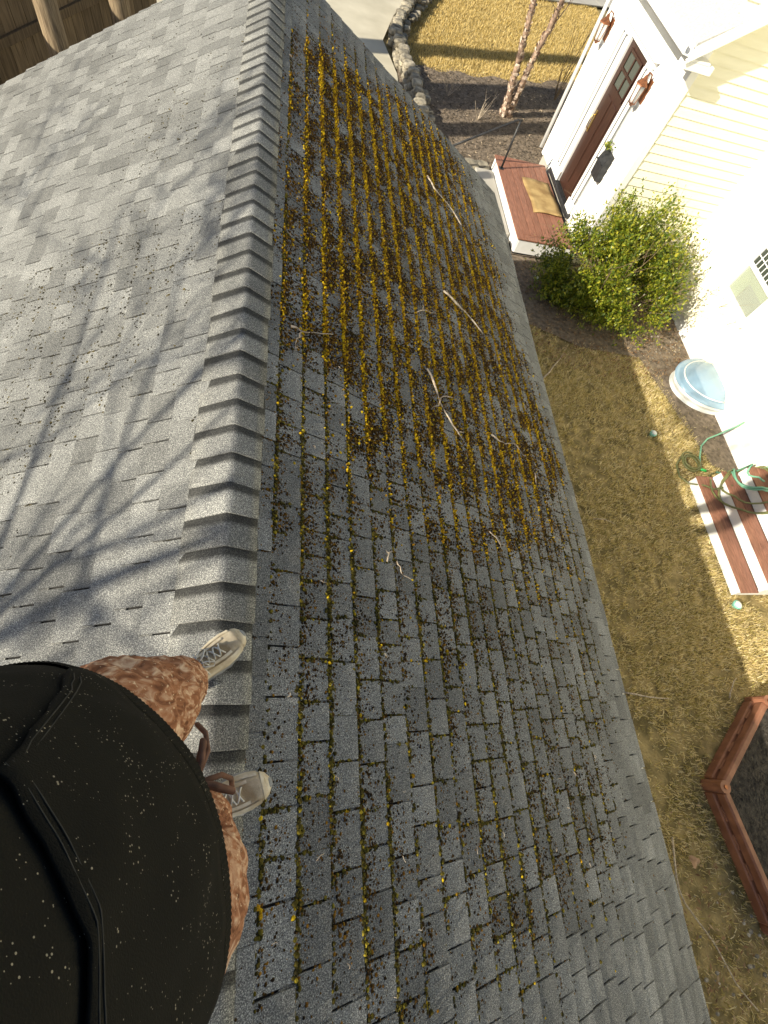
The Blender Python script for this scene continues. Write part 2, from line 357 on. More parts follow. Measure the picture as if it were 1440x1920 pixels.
def pavement():
    p = thing('pavement', (8.5, 20.7, 0), None, None); p['kind'] = 'structure'
    for i in range(9):
        x0 = 4.7 + i * 1.25
        a = 0.40
        MB().add([(x0, 20.05 + (x0 - 8) * a, 0.03), (x0 + 1.235, 20.05 + (x0 + 1.235 - 8) * a, 0.03), (x0 + 0.8, 21.9 + (x0 - 8) * a, 0.03), (x0 - 0.43, 21.9 + (x0 - 1.23 - 8) * a, 0.03),
                  (x0, 20.05 + (x0 - 8) * a, 0.06), (x0 + 1.235, 20.05 + (x0 + 1.235 - 8) * a, 0.06), (x0 + 0.8, 21.9 + (x0 - 8) * a, 0.06), (x0 - 0.43, 21.9 + (x0 - 1.23 - 8) * a, 0.06)],
                 [(3, 2, 1, 0), (4, 5, 6, 7), (0, 1, 5, 4), (1, 2, 6, 5), (2, 3, 7, 6), (3, 0, 4, 7)]).build('slab', 'concrete', p)
pavement()
MULCH_EDGE = [(2.6, 13.55), (3.8, 13.8), (4.8, 14.0), (5.9, 14.35), (7.5, 15.2)]
def mulch_y(x):
    for (a, b), (c, d) in zip(MULCH_EDGE[:-1], MULCH_EDGE[1:]):
        if x <= c: return b + (d - b) * (x - a) / (c - a) + 0.07 * math.sin(x * 7)
    return 15.2
mo = MB()
xs = np.linspace(2.3, 7.4, 40); ys = np.linspace(0, 1, 44)
vv = []
for t in ys:
    for x in xs:
        y = 7.6 + t * (mulch_y(x) - 7.6); vv.append((x, y, 0.03 + 0.025 * nz(x, y, 1.6, 5) + 0.012 * nz(x, y, 6, 2)))
mo.add(vv, [(j * 40 + i, j * 40 + i + 1, (j + 1) * 40 + i + 1, (j + 1) * 40 + i) for j in range(43) for i in range(39)])
o = mo.build('mulch_bed', 'mulch', smooth=True); o['kind'] = 'structure'
# bare earth around the shrub and along the foundation
def earth_patch():
    pts = [(3.0, 7.6), (3.3, 6.6), (3.9, 5.95), (4.8, 5.55), (5.6, 5.5), (6.15, 5.45), (6.3, 4.6), (6.55, 3.4), (7.05, 3.2), (7.05, 7.6)]
    m_ = MB(); c = (5.6, 6.5, 0.035); n = len(pts)
    vs = [c]
    for t in (0.5, 1.0):
        for x, y in pts: vs.append((c[0] + (x - c[0]) * t, c[1] + (y - c[1]) * t, 0.03 if t < 1 else 0.012))
    fs = [(0, 1 + j, 1 + (j + 1) % n) for j in range(n)] + [(1 + j, 1 + n + j, 1 + n + (j + 1) % n, 1 + (j + 1) % n) for j in range(n)]
    o = m_.add(vs, fs).build('earth', 'mulch'); o['kind'] = 'structure'
earth_patch()

def in_poly(x, y, P):
    r = False; j = len(P) - 1
    for i in range(len(P)):
        if (P[i][1] > y) != (P[j][1] > y) and x < (P[j][0] - P[i][0]) * (y - P[i][1]) / (P[j][1] - P[i][1]) + P[i][0]: r = not r
        j = i
    return r
def blades(name, pts, mat, hmin, hmax, wid, label):
    n = len(pts); P = np.array(pts); ang = rng.uniform(0, 2 * np.pi, n); lean = rng.uniform(0.1, 1.3, n); h = rng.uniform(hmin, hmax, n)
    la = rng.uniform(0, 2 * np.pi, n)
    d = np.stack([np.cos(ang), np.sin(ang), np.zeros(n)], 1) * (wid * rng.uniform(0.6, 1.3, n))[:, None]
    tip = np.stack([np.cos(la) * np.sin(lean), np.sin(la) * np.sin(lean), np.cos(lean)], 1) * h[:, None]
    mid = tip * 0.55; mid[:, 2] += 0.15 * h
    base = P
    V = np.concatenate([base - d, base + d, base + mid + d * 0.7, base + mid - d * 0.7, base + tip], 0)
    i = np.arange(n)
    F = np.concatenate([np.stack([i, i + n, i + 2 * n], 1), np.stack([i, i + 2 * n, i + 3 * n], 1), np.stack([i + 3 * n, i + 2 * n, i + 4 * n], 1)], 0)
    o = npmesh(name, V, F, mat); tag(o, label, 'grass', kind='stuff'); return o
HEX_C = (5.84, -1.19); HEX_R = 1.25
def lawn():
    pts = []
    EP = [(3.0, 7.6), (3.3, 6.6), (3.9, 5.95), (4.8, 5.55), (5.6, 5.5), (6.15, 5.45), (6.3, 4.6), (6.55, 3.4), (7.05, 3.2), (7.05, 7.6)]
    while len(pts) < 125000:
        x = random.uniform(2.4, 7.0); y = random.uniform(-2.9, 7.3)
        if math.hypot(x - HEX_C[0], y - HEX_C[1]) < 1.12: continue
        if in_poly(x, y, EP) and random.random() > 0.04: continue
        if 6.0 < x and 1.35 < y < 3.1: continue
        dn = 0.55 + 0.7 * nz(x, y, 1.3, 4) + 0.9 * nz(x, y, 9, 9) + 0.5 * nz(x, y, 22, 3)
        if y < -1.4 and x < 5: dn *= 0.35
        if y < -0.3 and x < 4.9: dn *= 0.75
        if random.random() < dn: pts.append((x, y, gheight(x, y) - 0.022))
    blades('lawn_grass', pts, 'straw_grass', 0.03, 0.085, 0.0042, 'dry tan and olive lawn between the garage and the house')
    pts = []
    while len(pts) < 90000:
        x = random.uniform(2.3, 9.5); y = random.uniform(13.4, 21.5)
        if y < mulch_y(min(x, 7.4)) - 0.1 * random.random(): continue
        if y > 20.1 + (x - 8) * 0.4: continue
        if x < np.interp(y, [13, 14.4, 15.8, 17.4, 19.6, 21], [2.6, 2.5, 2.9, 3.5, 4.4, 5.1]): continue
        pts.append((x, y, gheight(x, y) - 0.022))
    blades('front_grass', pts, 'gold_grass', 0.03, 0.09, 0.005, 'sunlit golden dormant front lawn beyond the birch')
lawn()
def scatter_chips(name, n, region, z, mat, size, label, cat):
    c = []
    while len(c) < n:
        p = region()
        if p: c.append(p)
    C = np.array([(x, y, z(x, y)) for x, y in c]); a = rng.uniform(0, np.pi, n); L = rng.uniform(size[0], size[1], n); W = L * rng.uniform(0.15, 0.45, n); tz = rng.uniform(-0.4, 0.4, n)
    ax = np.stack([np.cos(a), np.sin(a), tz], 1) * L[:, None]; bx = np.stack([-np.sin(a), np.cos(a), rng.uniform(-0.3, 0.3, n)], 1) * W[:, None]
    up = np.array([0, 0, 1.0]) * (0.25 * W)[:, None]
    V = np.concatenate([C - ax, C + bx + up, C + ax, C - bx, C - bx * 0.2 + up * 2], 0); i = np.arange(n)
    F = np.concatenate([np.stack([i, i + 3 * n, i + 4 * n], 1), np.stack([i + 3 * n, i + 2 * n, i + 4 * n], 1), np.stack([i + 2 * n, i + n, i + 4 * n], 1), np.stack([i + n, i, i + 4 * n], 1)], 0)
    o = npmesh(name, V, F, mat); tag(o, label, cat, kind='stuff'); return o
def rg_mulch():
    x = random.uniform(2.6, 7.3); y = random.uniform(8.0, 15.2)
    return (x, y) if y < mulch_y(x) + random.gauss(0, 0.08) else None
scatter_chips('mulch_chips', 16000, rg_mulch, lambda x, y: 0.04 + 0.025 * nz(x, y, 1.6, 5), 'chips', (0.012, 0.045), 'dark shredded bark mulch around the birch', 'mulch')
def rg_earth():
    a = random.random() * 6.28; r = math.sqrt(random.random())
    x = 5.3 + 2.0 * r * math.cos(a); y = 6.3 + 1.4 * r * math.sin(a)
    return (x, y) if x < 7.0 and y < 7.55 else None
scatter_chips('leaf_litter', 3500, rg_earth, lambda x, y: 0.045, 'leaf_litter', (0.012, 0.035), 'brown leaf litter under the green shrub', 'leaf litter')
def rg_corner():
    x = random.uniform(3.6, 5.0); y = random.uniform(-2.9, -0.9)
    return (x, y) if random.random() < min(1, (-0.9 - y) * 0.5 + 0.08) and math.hypot(x - HEX_C[0], y - HEX_C[1]) > 1.28 else None
scatter_chips('fallen_leaves', 420, rg_corner, lambda x, y: 0.02, 'leaf_litter', (0.012, 0.035), 'dry leaves gathered beside the hexagonal bed', 'leaves')

# ------------------------------------------------------------------ garage roof
RX = -0.147; RZ = 3.5; S = 0.57; HY = math.hypot(1, S); CS = 1 / HY; SN = S / HY
YF = 5.42; YN = -5.2; D = 2.80; EXP = 0.1175
def sag(d, y):                       # the old deck dips a little between rafters and droops to its near end
    t = min(1.0, max(0.0, (-0.75 - y) / 1.0)); t = t * t * (3 - 2 * t)
    return 0.004 * math.sin(y * 2.1 + d * 1.7) * min(1, d) - 0.012 * t * min(1.0, d * 1.2)
def rp(side, d, y, n=0.0):
    n += sag(d, y)
    return (RX + side * (d * CS + n * SN), y, RZ - d * SN + n * CS)
garage = thing('garage', (RX, 2.0, 0), 'low garage with grey asphalt shingle roof, mossy on its right slope', 'garage')
def garage_body():
    b = MB(); x0 = RX - 2.2; x1 = RX + 2.2; zt = RZ - 2.55 * SN - 0.12
    b.box(x0, x1, YN + 0.15, YF - 0.15, 0, 2.05); b.build('wall', 'white_siding', garage)
    for y in (YN + 0.152, YF - 0.152):
        b = MB(); b.add([(x0, y - .01, 2.05), (x1, y - .01, 2.05), (RX, y - .01, RZ - 0.1), (x0, y + .01, 2.05), (x1, y + .01, 2.05), (RX, y + .01, RZ - 0.1)], [(0, 1, 2), (5, 4, 3), (0, 3, 4, 1), (1, 4, 5, 2), (2, 5, 3, 0)])
        b.build('gable', 'white_siding', garage)
    slopes = []
    for side in (-1, 1):
        b = MB(); ys = np.linspace(YN, YF, 24); ds = np.linspace(0.0, D - 0.012, 8)
        top = [[rp(side, d, y, -0.006) for d in ds] for y in ys]; bot = [[rp(side, d, y, -0.05) for d in ds] for y in ys]
        nd = len(ds); ny = len(ys); vs = [p for r in top for p in r] + [p for r in bot for p in r]; off = nd * ny; fs = []
        for j in range(ny - 1):
            for i in range(nd - 1):
                q = (j * nd + i, j * nd + i + 1, (j + 1) * nd + i + 1, (j + 1) * nd + i); fs += [q, tuple(k + off for k in reversed(q))]
        for j in range(ny - 1): fs.append((j * nd + nd - 1, j * nd + nd - 1 + off, (j + 1) * nd + nd - 1 + off, (j + 1) * nd + nd - 1))
        for i in range(nd - 1):
            fs.append((i, i + off, i + 1 + off, i + 1)); k = (ny - 1) * nd; fs.append((k + i, k + i + 1, k + i + 1 + off, k + i + off))
        b.add(vs, fs); s_ = b.build('roof_slope', 'tar', garage); slopes.append(s_)
        # eave board, drip edge, rake boards
        b = MB(); pts = [rp(side, D - 0.03, y, -0.012) for y in np.linspace(YN + 0.01, YF - 0.01, 16)]
        b.loft([[(p[0], p[1], p[2]), (p[0] + side * 0.022, p[1], p[2] - 0.012), (p[0] + side * 0.022, p[1], p[2] - 0.14), (p[0], p[1], p[2] - 0.14)] for p in pts]); b.build('fascia', 'white_paint', garage)
        b = MB(); pts = [rp(side, D - 0.02, y, -0.0035) for y in np.linspace(YN - 0.012, YF + 0.012, 16)]
        b.loft([[(p[0], p[1], p[2]), (p[0] + side * 0.03, p[1], p[2] - 0.018), (p[0] + side * 0.03, p[1], p[2] - 0.03), (p[0] + side * 0.026, p[1], p[2] - 0.03)] for p in pts]); b.build('drip_edge', 'white_paint', garage)
        for y, sg in ((YN, -1), (YF, 1)):
            b = MB(); pr = [rp(side, d, y, -0.008) for d in np.linspace(0.02, D - 0.03, 10)]
            b.loft([[(p[0], p[1] + sg * 0.002, p[2]), (p[0], p[1] + sg * 0.022, p[2]), (p[0], p[1] + sg * 0.022, p[2] - 0.15), (p[0], p[1] + sg * 0.002, p[2] - 0.15)] for p in pr]); b.build('rake_board', 'white_paint', garage)
    return slopes
slopes = garage_body()
WID = [0.098, 0.118, 0.135, 0.153, 0.178, 0.225]
def shingles():
    # every tab: (side, d of its top line, y0, y1, lift)
    tabs = []
    for side in (-1, 1):
        d0 = 0.163 - EXP; k = 0; d = d0
        while d < D - 0.02:
            y = YN - 0.006 - random.random() * 0.1; e = min(EXP, D + 0.012 - d)
            while y < YF:
                w_ = random.choices(WID, [1.2, 2.0, 2.2, 1.6, 0.9, .35])[0]
                y0 = max(y, YN - 0.006); y1 = min(y + w_, YF + 0.006)
                gap = random.choice([0.0065, 0.008]) if random.random() < 0.8 else 0.0015
                if y1 - y0 > 0.02: tabs.append((side, d, e, y0, y1 - gap, random.choice([0.0, 0.0, 0.001, 0.002, 0.0035])))
                y += w_
            d += EXP; k += 1
    def size(t):
        p = rp(t[0], t[1] + t[2] / 2, (t[3] + t[4]) / 2); q = project(p)
        if q is None or not (-10 < q[0] < 1450 and -10 < q[1] < 1930): return 0
        if q[0] < 430 and q[1] > 1300: return 0
        n = Vector((t[0] * SN, 0, CS)); v = (Vector(p) - Vector((0, 0, CAMZ)))
        return (t[4] - t[3]) * t[2] * abs(n.dot(v.normalized())) / v.length ** 2
    tabs.sort(key=size, reverse=True)
    def geom(t, y0, y1):
        side, d, e, _, _, lift = t
        a = d - 0.045; b = d + e; h0 = 0.0012; h1 = 0.0068 + lift; lo = -0.002
        vs = []
        for (u, lo_, hi_) in ((a, -0.003, h0), (b - 0.002, -0.001, h1), (b, -0.001, h1 - 0.0018)):
            vs += [rp(side, u, y0, lo_), rp(side, u, y1, lo_), rp(side, u, y1, hi_), rp(side, u, y0, hi_)]
        fs = []
        for k in range(2):
            o_ = k * 4
            for j in range(4): fs.append((o_ + j, o_ + 4 + j, o_ + 4 + (j + 1) % 4, o_ + (j + 1) % 4))
        fs += [(0, 1, 2, 3), (11, 10, 9, 8)]
        if side < 0: fs = [tuple(reversed(f)) for f in fs]
        return vs, fs
    field = {-1: MB(), 1: MB()}
    for i, t in enumerate(tabs):
        vs, fs = geom(t, t[3], t[4])
        if i < 300:
            c = Vector(rp(t[0], t[1] + t[2] / 2, (t[3] + t[4]) / 2))
            me = MB().add([tuple(Vector(p) - c) for p in vs], fs).mesh('shingle'); me.materials.append(MATS['shingle_single'])
            par = slopes[0 if t[0] < 0 else 1]
            o = bpy.data.objects.new('shingle', me); col.objects.link(o); o.parent = par; o.matrix_parent_inverse = parent_inv(par); o.location = c
        else: field[t[0]].add(vs, fs)
    for side in (-1, 1):
        o = field[side].build('shingle_field', 'shingle_field', slopes[0 if side < 0 else 1]); o['kind'] = 'stuff'
    return tabs
TABS = shingles()
def ridge_caps():
    y = YN - 0.01
    n0, n1, th = 0.0115, 0.0075, 0.0045
    def prof(nn, dl=0.16, dr=0.108):
        pts = []
        for side, d in ((-1, dl), (-1, 0.09), (-1, 0.035), (-1, 0.012)): pts.append((d, side, nn))
        out = [Vector((RX - d * CS - nn * SN, 0, RZ - d * SN + nn * CS)) for d, s_, nn in pts]
        out.insert(4, Vector((RX, 0, RZ + nn * 1.02 - 0.001)))
        out[3].z -= 0.0005
        for d in (0.012, 0.035, 0.07, dr): out.append(Vector((RX + d * CS + nn * SN, 0, RZ - d * SN + nn * CS)))
        return out
    while y < YF:
        L = min(0.118 + 0.05 + random.uniform(-0.004, 0.004), YF + 0.012 - y)
        wl_ = 0.16 + random.uniform(-0.006, 0.006); wr = 0.108 + random.uniform(-0.005, 0.005); jn = random.uniform(-0.001, 0.0025); sk = random.uniform(-0.014, 0.014)
        rings = []
        for yy, nn in ((0, n0 + jn), (0.004, n0 + jn + 0.001), (L * 0.5, (n0 + n1) / 2 + jn), (L, n1)):
            top = prof(nn, wl_, wr); bot = prof(nn - th, wl_, wr)
            ring = [(p.x, yy + sk * (p.x - RX) * 3, p.z) for p in top] + [(p.x, yy + sk * (p.x - RX) * 3, p.z) for p in reversed(bot)]
            rings.append(ring)
        me = MB().loft(rings).mesh('ridge_cap')
        cz = Vector((0, y, 0))
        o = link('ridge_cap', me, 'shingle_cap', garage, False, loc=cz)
        for p in me.polygons: p.use_smooth = (abs(p.normal.y) < 0.5)
        y += 0.118
ridge_caps()

# ------------------------------------------------------------------ moss on the roof
MOSS_POLY = [(0.16, 4.485), (0.618, 5.0), (1.895, 5.268), (2.18, 5.025), (2.318, 4.333), (2.5, 2.942), (2.65, 2.378), (2.66, 1.48), (2.60, 0.905), (2.45, 0.13), (2.265, -0.358), (1.80, -0.72), (1.348, -0.88), (0.63, -0.74), (0.293, -0.416), (0.183, -0.152), (0.165, 0.465), (0.102, 1.637), (0.096, 3.312)]
SUN_POLY = [(0.225, 4.452), (0.609, 4.731), (1.968, 5.223), (2.263, 4.281), (2.45, 2.942), (2.6, 2.309), (2.6, 1.467), (2.042, 1.092), (1.016, 0.969), (0.631, 0.917), (0.42, 1.563), (0.197, 2.124), (0.113, 2.812)]  # where the moss takes the sunlit colour, shaded colour outside
def moss():
    big = []; dark = []; olive = []; lit = []
    def dens(d, y):
        if not in_poly(d + 0.14 * nz(d, y, 3, 1) + random.gauss(0, 0.09), y + 0.25 * nz(d, y, 3, 6) + random.gauss(0, 0.17), MOSS_POLY): return 0.0
        return max(0.12, min(1.0, 0.85 + 0.8 * nz(d, y, 1.6, 2.2) + 0.5 * nz(d, y, 6, 5.5)))
    def sun_zone(d, y): return in_poly(d + 0.3 * nz(d, y, 2.5, 11) + random.gauss(0, 0.13), y + 0.6 * nz(d, y, 2.5, 16) + random.gauss(0, 0.28), SUN_POLY)
    # along the butts of the courses
    d = 0.163
    while d < D - 0.1:
        y = YN
        while y < YF:
            iy = sun_zone(d, y)
            y += random.expovariate(1 / (0.0009 if iy else 0.0016))
            p = dens(d, y)
            if p == 0: continue
            run = 0.75 + 1.3 * mnoise.noise(Vector((y * 3.0, d * 40, 1.7)))
            if random.random() < p * (1.25 if iy else 1.0) * max(0.03 if iy else 0.3, run):
                r = random.uniform(0.0026, 0.0068) if iy else random.uniform(0.0038, 0.0095)
                hh = random.uniform(1.2, 3.0) if iy else random.uniform(0.7, 1.5)
                (big if iy or random.random() < 0.04 else olive).append((1, d + random.gauss(0.009 if iy else 0.006, 0.0095 if iy else 0.0065), y, r, r * hh, 0.001))
        d += EXP
    # brown mats and clumps on the tabs, thick in the part coloured as sunlit
    n = 0
    while n < 128000:
        d = random.uniform(0.1, D - 0.05); y = random.uniform(-0.8, YF)
        p = dens(d, y)
        if p == 0: continue
        iy = sun_zone(d, y)
        if not iy: p *= 0.20
        fl = 0.62 + 1.2 * mnoise.noise(Vector((d * 8, y * 8, 4.0)))
        if random.random() < p * fl:
            r = random.uniform(0.0035, 0.0095) if iy else random.uniform(0.003, 0.0075); n += 1
            (big if (iy and random.random() < 0.07) else dark).append((1, d, y, r, r * random.uniform(0.5, 1.2), 0.004))
    # tiny dark dots over the whole mossy field
    n = 0
    while n < 125000:
        d = random.uniform(0.02, D - 0.05); y = random.uniform(-1.1, YF)
        p = dens(d, y) + 0.02
        if random.random() < p * (0.6 + 0.9 * mnoise.noise(Vector((d * 14, y * 14, 9.0)))):
            r = random.uniform(0.0018, 0.0054) * (1.15 if y > 1.5 else 1.0); n += 1
            dark.append((1, d, y, r, r * random.uniform(0.4, 0.9), 0.004))
    # in the slots between tabs, mostly on the near half
    for t in TABS:
        if t[0] < 0: continue
        yc = t[4] + 0.002; dm = t[1] + t[2] / 2
        if dens(dm, yc) > 0.35 and random.random() < (0.85 if yc < 1.6 else 0.4):
            a, b = sorted((random.random(), random.random())); a *= 0.6; b = 1 - (1 - b) * 0.6
            for k in range(random.randint(12, 34)):
                r = random.uniform(0.0036, 0.0088)
                (big if random.random() < 0.05 else olive).append((1, t[1] + t[2] * random.uniform(a, b), yc + random.gauss(0, 0.004), r, r * random.uniform(0.6, 1.2), 0.001))
    # sparse specks on the sunlit slope, some in its slots
    for k in range(36000):
        d = random.uniform(0.15, 2.6); y = random.uniform(-0.5, YF)
        c = max(0, 0.22 + 1.3 * nz(d, y, 1.5, 7)) * math.exp(-((d - 0.8) / 0.75) ** 2) * math.exp(-((y - 2.2) / 1.8) ** 2)
        if random.random() < c:
            r = random.uniform(0.0025, 0.0075); lit.append((-1, d, y, r, r * 0.6, 0.004))
    for t in TABS:
        if t[0] > 0: continue
        dm = t[1] + t[2] / 2
        c = max(0.06, 0.3 + 1.2 * nz(dm, t[4], 1.5, 7)) * math.exp(-((dm - 0.8) / 0.9) ** 2)
        if random.random() < c * 1.1:
            a = random.random() * 0.6
            for k in range(random.randint(4, 16)):
                r = random.uniform(0.0034, 0.0078); lit.append((-1, t[1] + t[2] * (a + 0.4 * random.random()), t[4] + 0.002 + random.gauss(0, 0.002), r, r * 0.8, 0.0))
    def mk(name, lst, mat, lab, K, two):
        n = len(lst)
        a = np.array([(l[3], l[4]) for l in lst]); C = np.array([rp(l[0], l[1], l[2], l[5]) for l in lst])
        sd = np.array([l[0] for l in lst]); U = np.stack([sd * CS, np.zeros(n), np.full(n, -SN)], 1); Yv = np.array([0, 1.0, 0]); N = np.stack([sd * SN, np.zeros(n), np.full(n, CS)], 1)
        rings = []; ph = rng.uniform(0, 6.28, n)
        for frac, hh in ((1.0, 0.0), (0.80, 0.68)) if two else ((1.0, 0.0),):
            for j in range(K):
                an = ph + 2 * np.pi * j / K; rr = a[:, 0] * frac * rng.uniform(0.65, 1.25, n)
                rings.append(C + U * (np.cos(an) * rr)[:, None] + Yv[None] * (np.sin(an) * rr)[:, None] + N * (a[:, 1] * hh * rng.uniform(0.75, 1.2, n))[:, None])
        rings.append(C + N * (a[:, 1] * rng.uniform(0.9, 1.3, n))[:, None])
        V = np.concatenate(rings, 0); i = np.arange(n); F = []; T = (2 if two else 1) * K
        for j in range(K):
            k = (j + 1) % K
            if two:
                F.append(np.stack([i + j * n, i + k * n, i + (K + k) * n], 1)); F.append(np.stack([i + j * n, i + (K + k) * n, i + (K + j) * n], 1))
                F.append(np.stack([i + (K + j) * n, i + (K + k) * n, i + T * n], 1))
            else: F.append(np.stack([i + j * n, i + k * n, i + T * n], 1))
        o = npmesh(name, V, np.concatenate(F, 0), mat); tag(o, lab, 'moss', kind='stuff'); print(name, n)
    mk('moss', big, 'moss', 'yellow green moss cushions in rows along the shingle courses, sunlit gold put in their colour', 5, True)
    mk('shaded_moss', olive, 'moss_shaded', 'dark olive moss filling the joints of the nearer shingles, shade put in its colour', 5, True)
    mk('moss_fleck', lit, 'moss_black', 'sparse blackish moss flecks in the joints of the sunlit slope', 5, False)
    mk('moss_speck', dark, 'moss_dark', 'small dark moss specks dotted over the shingles', 5, False)
moss()

# twigs lying on the roof: branches in (distance down the slope, y)
def twig_on_roof(name, lines, r, label, mat='twig_pale', lift=0.014):
    b = MB()
    for li, l in enumerate(lines):
        P = []
        for (p, q) in zip(l[:-1], l[1:]):
            for t in (0, 0.34, 0.67): P.append((p[0] + (q[0] - p[0]) * t + random.gauss(0, 0.003), p[1] + (q[1] - p[1]) * t + random.gauss(0, 0.003)))
        P.append(l[-1])
        r0 = r * (1.0 if li == 0 else 0.6)
        r0 *= 0.85; b.tube([rp(1, d, y, lift + 0.006 * math.sin(i * 0.9)) for i, (d, y) in enumerate(P)], [r0 * (1.2 - 0.75 * i / len(P)) * random.uniform(0.75, 1.3) for i in range(len(P))], 6)
    o = b.build(name, mat, smooth=True); tag(o, label, 'twig', 'twigs on the roof')
twig_on_roof('twig', [[(1.506, 4.235), (1.561, 4.156), (1.765, 4.13), (1.893, 3.966)]], 0.008, 'pale bent twig highest up the mossy slope, nearest the front steps')
twig_on_roof('twig', [[(1.452, 2.823), (1.578, 2.797), (1.688, 2.795), (1.843, 2.708), (1.894, 2.698)]], 0.009, 'thick pale unforked twig in the middle of the yellow moss')
twig_on_roof('twig', [[(1.154, 1.946), (1.212, 1.808), (1.249, 1.716), (1.321, 1.607), (1.422, 1.542)], [(1.241, 1.783), (1.325, 1.816), (1.393, 1.854)], [(1.25, 1.775), (1.209, 1.701), (1.155, 1.653)], [(1.381, 1.586), (1.425, 1.605)]], 0.0065, 'long pale twig with two side shoots on the mossy slope')
twig_on_roof('twig', [[(0.216, 1.665), (0.267, 1.666), (0.352, 1.714), (0.446, 1.76)], [(0.267, 1.666), (0.245, 1.604), (0.238, 1.537)], [(0.243, 1.556), (0.254, 1.553)]], 0.0042, 'small forked twig lying close to the ridge')
twig_on_roof('twig', [[(1.119, 2.382), (1.214, 2.458), (1.328, 2.518)], [(1.185, 2.433), (1.183, 2.488)]], 0.004, 'thin short twig in the moss left of the thick unforked twig')
twig_on_roof('twig', [[(1.735, 1.713), (1.801, 1.694), (1.899, 1.711), (2.018, 1.745), (2.095, 1.713), (2.12, 1.687)]], 0.0045, 'thin wavy twig to the right of the twig with side shoots')
twig_on_roof('twig', [[(0.76, 0.661), (0.779, 0.626), (0.808, 0.602), (0.84, 0.59)]], 0.003, 'tiny curved sliver beside the small y-shaped twig below the moss rows')
twig_on_roof('twig', [[(0.703, 0.653), (0.718, 0.687), (0.713, 0.703)], [(0.718, 0.687), (0.745, 0.702)]], 0.003, 'tiny y-shaped twig above the curved sliver')
twig_on_roof('twig', [[(1.525, 0.979), (1.591, 0.939), (1.668, 0.932)], [(1.591, 0.939), (1.611, 0.901)]], 0.003, 'small forked twig on the lower right of the moss rows')
twig_on_roof('twig', [[(2.21, 1.588), (2.201, 1.525), (2.223, 1.473)]], 0.004, 'short stick in the moss near the eave')
def roof_bits():
    b = MB()
    for k in range(130):
        d = random.uniform(0.15, 2.4); y = random.uniform(-0.7, 4.6); a = random.uniform(0, 6.28); L = random.uniform(0.008, 0.03)
        b.tube([rp(1, d, y, 0.011), rp(1, d + L * math.cos(a) * .5, y + L * math.sin(a) * .5, 0.015), rp(1, d + L * math.cos(a + .4), y + L * math.sin(a + .4), 0.011)], random.uniform(0.0009, 0.0018), 4)
    tag(b.build('roof_debris', 'twig_pale'), 'tiny pale stalks and bits scattered over the mossy slope', 'debris', kind='stuff')
roof_bits()

# ------------------------------------------------------------------ house
house = thing('house', (7.0, 6.5, 0), 'cream and white clapboard house beside the garage', 'house')
XW = 7.05; XD = 5.15; YC = 7.6; YL = 10.6; BW = 0.118
def house_walls():
    MB().box(XW + 0.03, XW + 5.0, -4.0, 13.0, 0.0, 6.0).build('wall', 'cream_siding', house)
    MB().box(XD + 0.03, XW + 0.02, YC + 0.03, YL - 0.03, 0.0, 3.2).build('wall', 'cream_siding', house)
    MB().box(XW - 0.005, XW + 0.028, -4.0, YC - 0.01, -0.02, 0.22).build('foundation', 'white_siding', house)
    MB().box(XD + 0.002, XD + 0.028, YC + 0.02, YL - 0.02, -0.02, 0.30).build('foundation', 'concrete', house)
    # clapboards: wedge section, one object each, sharing a mesh per wall
    def wedge(axis, L):
        # outward thickness: 24 mm at the bottom, 8 mm at the top
        b = MB(); h = BW + 0.012
        if axis == 'x-':   # face looks to -X, board runs along Y
            ring = lambda y: [(0.03, y, 0), (-0.024, y, 0), (-0.008, y, h), (0.03, y, h)]
            b.loft([ring(0), ring(L)])
        else:              # face looks to -Y, board runs along X
            ring = lambda x: [(x, 0.03, 0), (x, 0.03, h), (x, -0.008, h), (x, -0.024, 0)]
            b.loft([ring(0), ring(L)])
        return b.mesh('clapboard')
    def run(axis, L, loc0, z0, z1, mat):
        me = wedge(axis, L); me.materials.append(MATS[mat]); z = z0
        while z < z1:
            o = bpy.data.objects.new('clapboard', me); col.objects.link(o); o.parent = house; o.matrix_parent_inverse = parent_inv(house); o.location = (loc0[0], loc0[1], z); z += BW
    run('x-', 1.15 + 0.26, (XW, 6.26, 0), 0.22, 3.4, 'cream_siding')          # main wall beyond the window
    run('x-', 9.37, (XW, -4.0, 0), 0.22, 5.6, 'cream_siding')                  # main wall, near part
    me = wedge('x-', 0.88); me.materials.append(MATS['cream_siding'])
    for z in np.arange(0.22, 3.4, BW):
        if z + BW < 0.99 or z > 2.36:
            o = bpy.data.objects.new('clapboard', me); col.objects.link(o); o.parent = house; o.matrix_parent_inverse = parent_inv(house); o.location = (XW, 5.375, z)
    run('y-', XW - XD - 0.10, (XD + 0.085, YC, 0), 0.30, 4.3, 'cream_siding')
    run('x-', YL - 9.90, (XD, 9.86, 0), 0.30, 3.02, 'white_siding')
    run('x-', 8.42 - YC - 0.10, (XD, YC + 0.10, 0), 0.30, 3.02, 'white_siding')
    run('x-', 9.86 - 8.42 - 0.012, (XD + 0.006, 8.426, 0), 2.64, 3.02, 'white_siding')
    MB().box(XD - 0.035, XD + 0.085, YC - 0.035, YC + 0.10, 0.28, 3.12, bev=0.004).build('corner_post', 'white_trim', house)
    MB().box(XD - 0.035, XD + 0.06, YL - 0.07, YL + 0.03, 0.28, 3.12, bev=0.004).build('corner_post', 'white_trim', house)
house_walls()
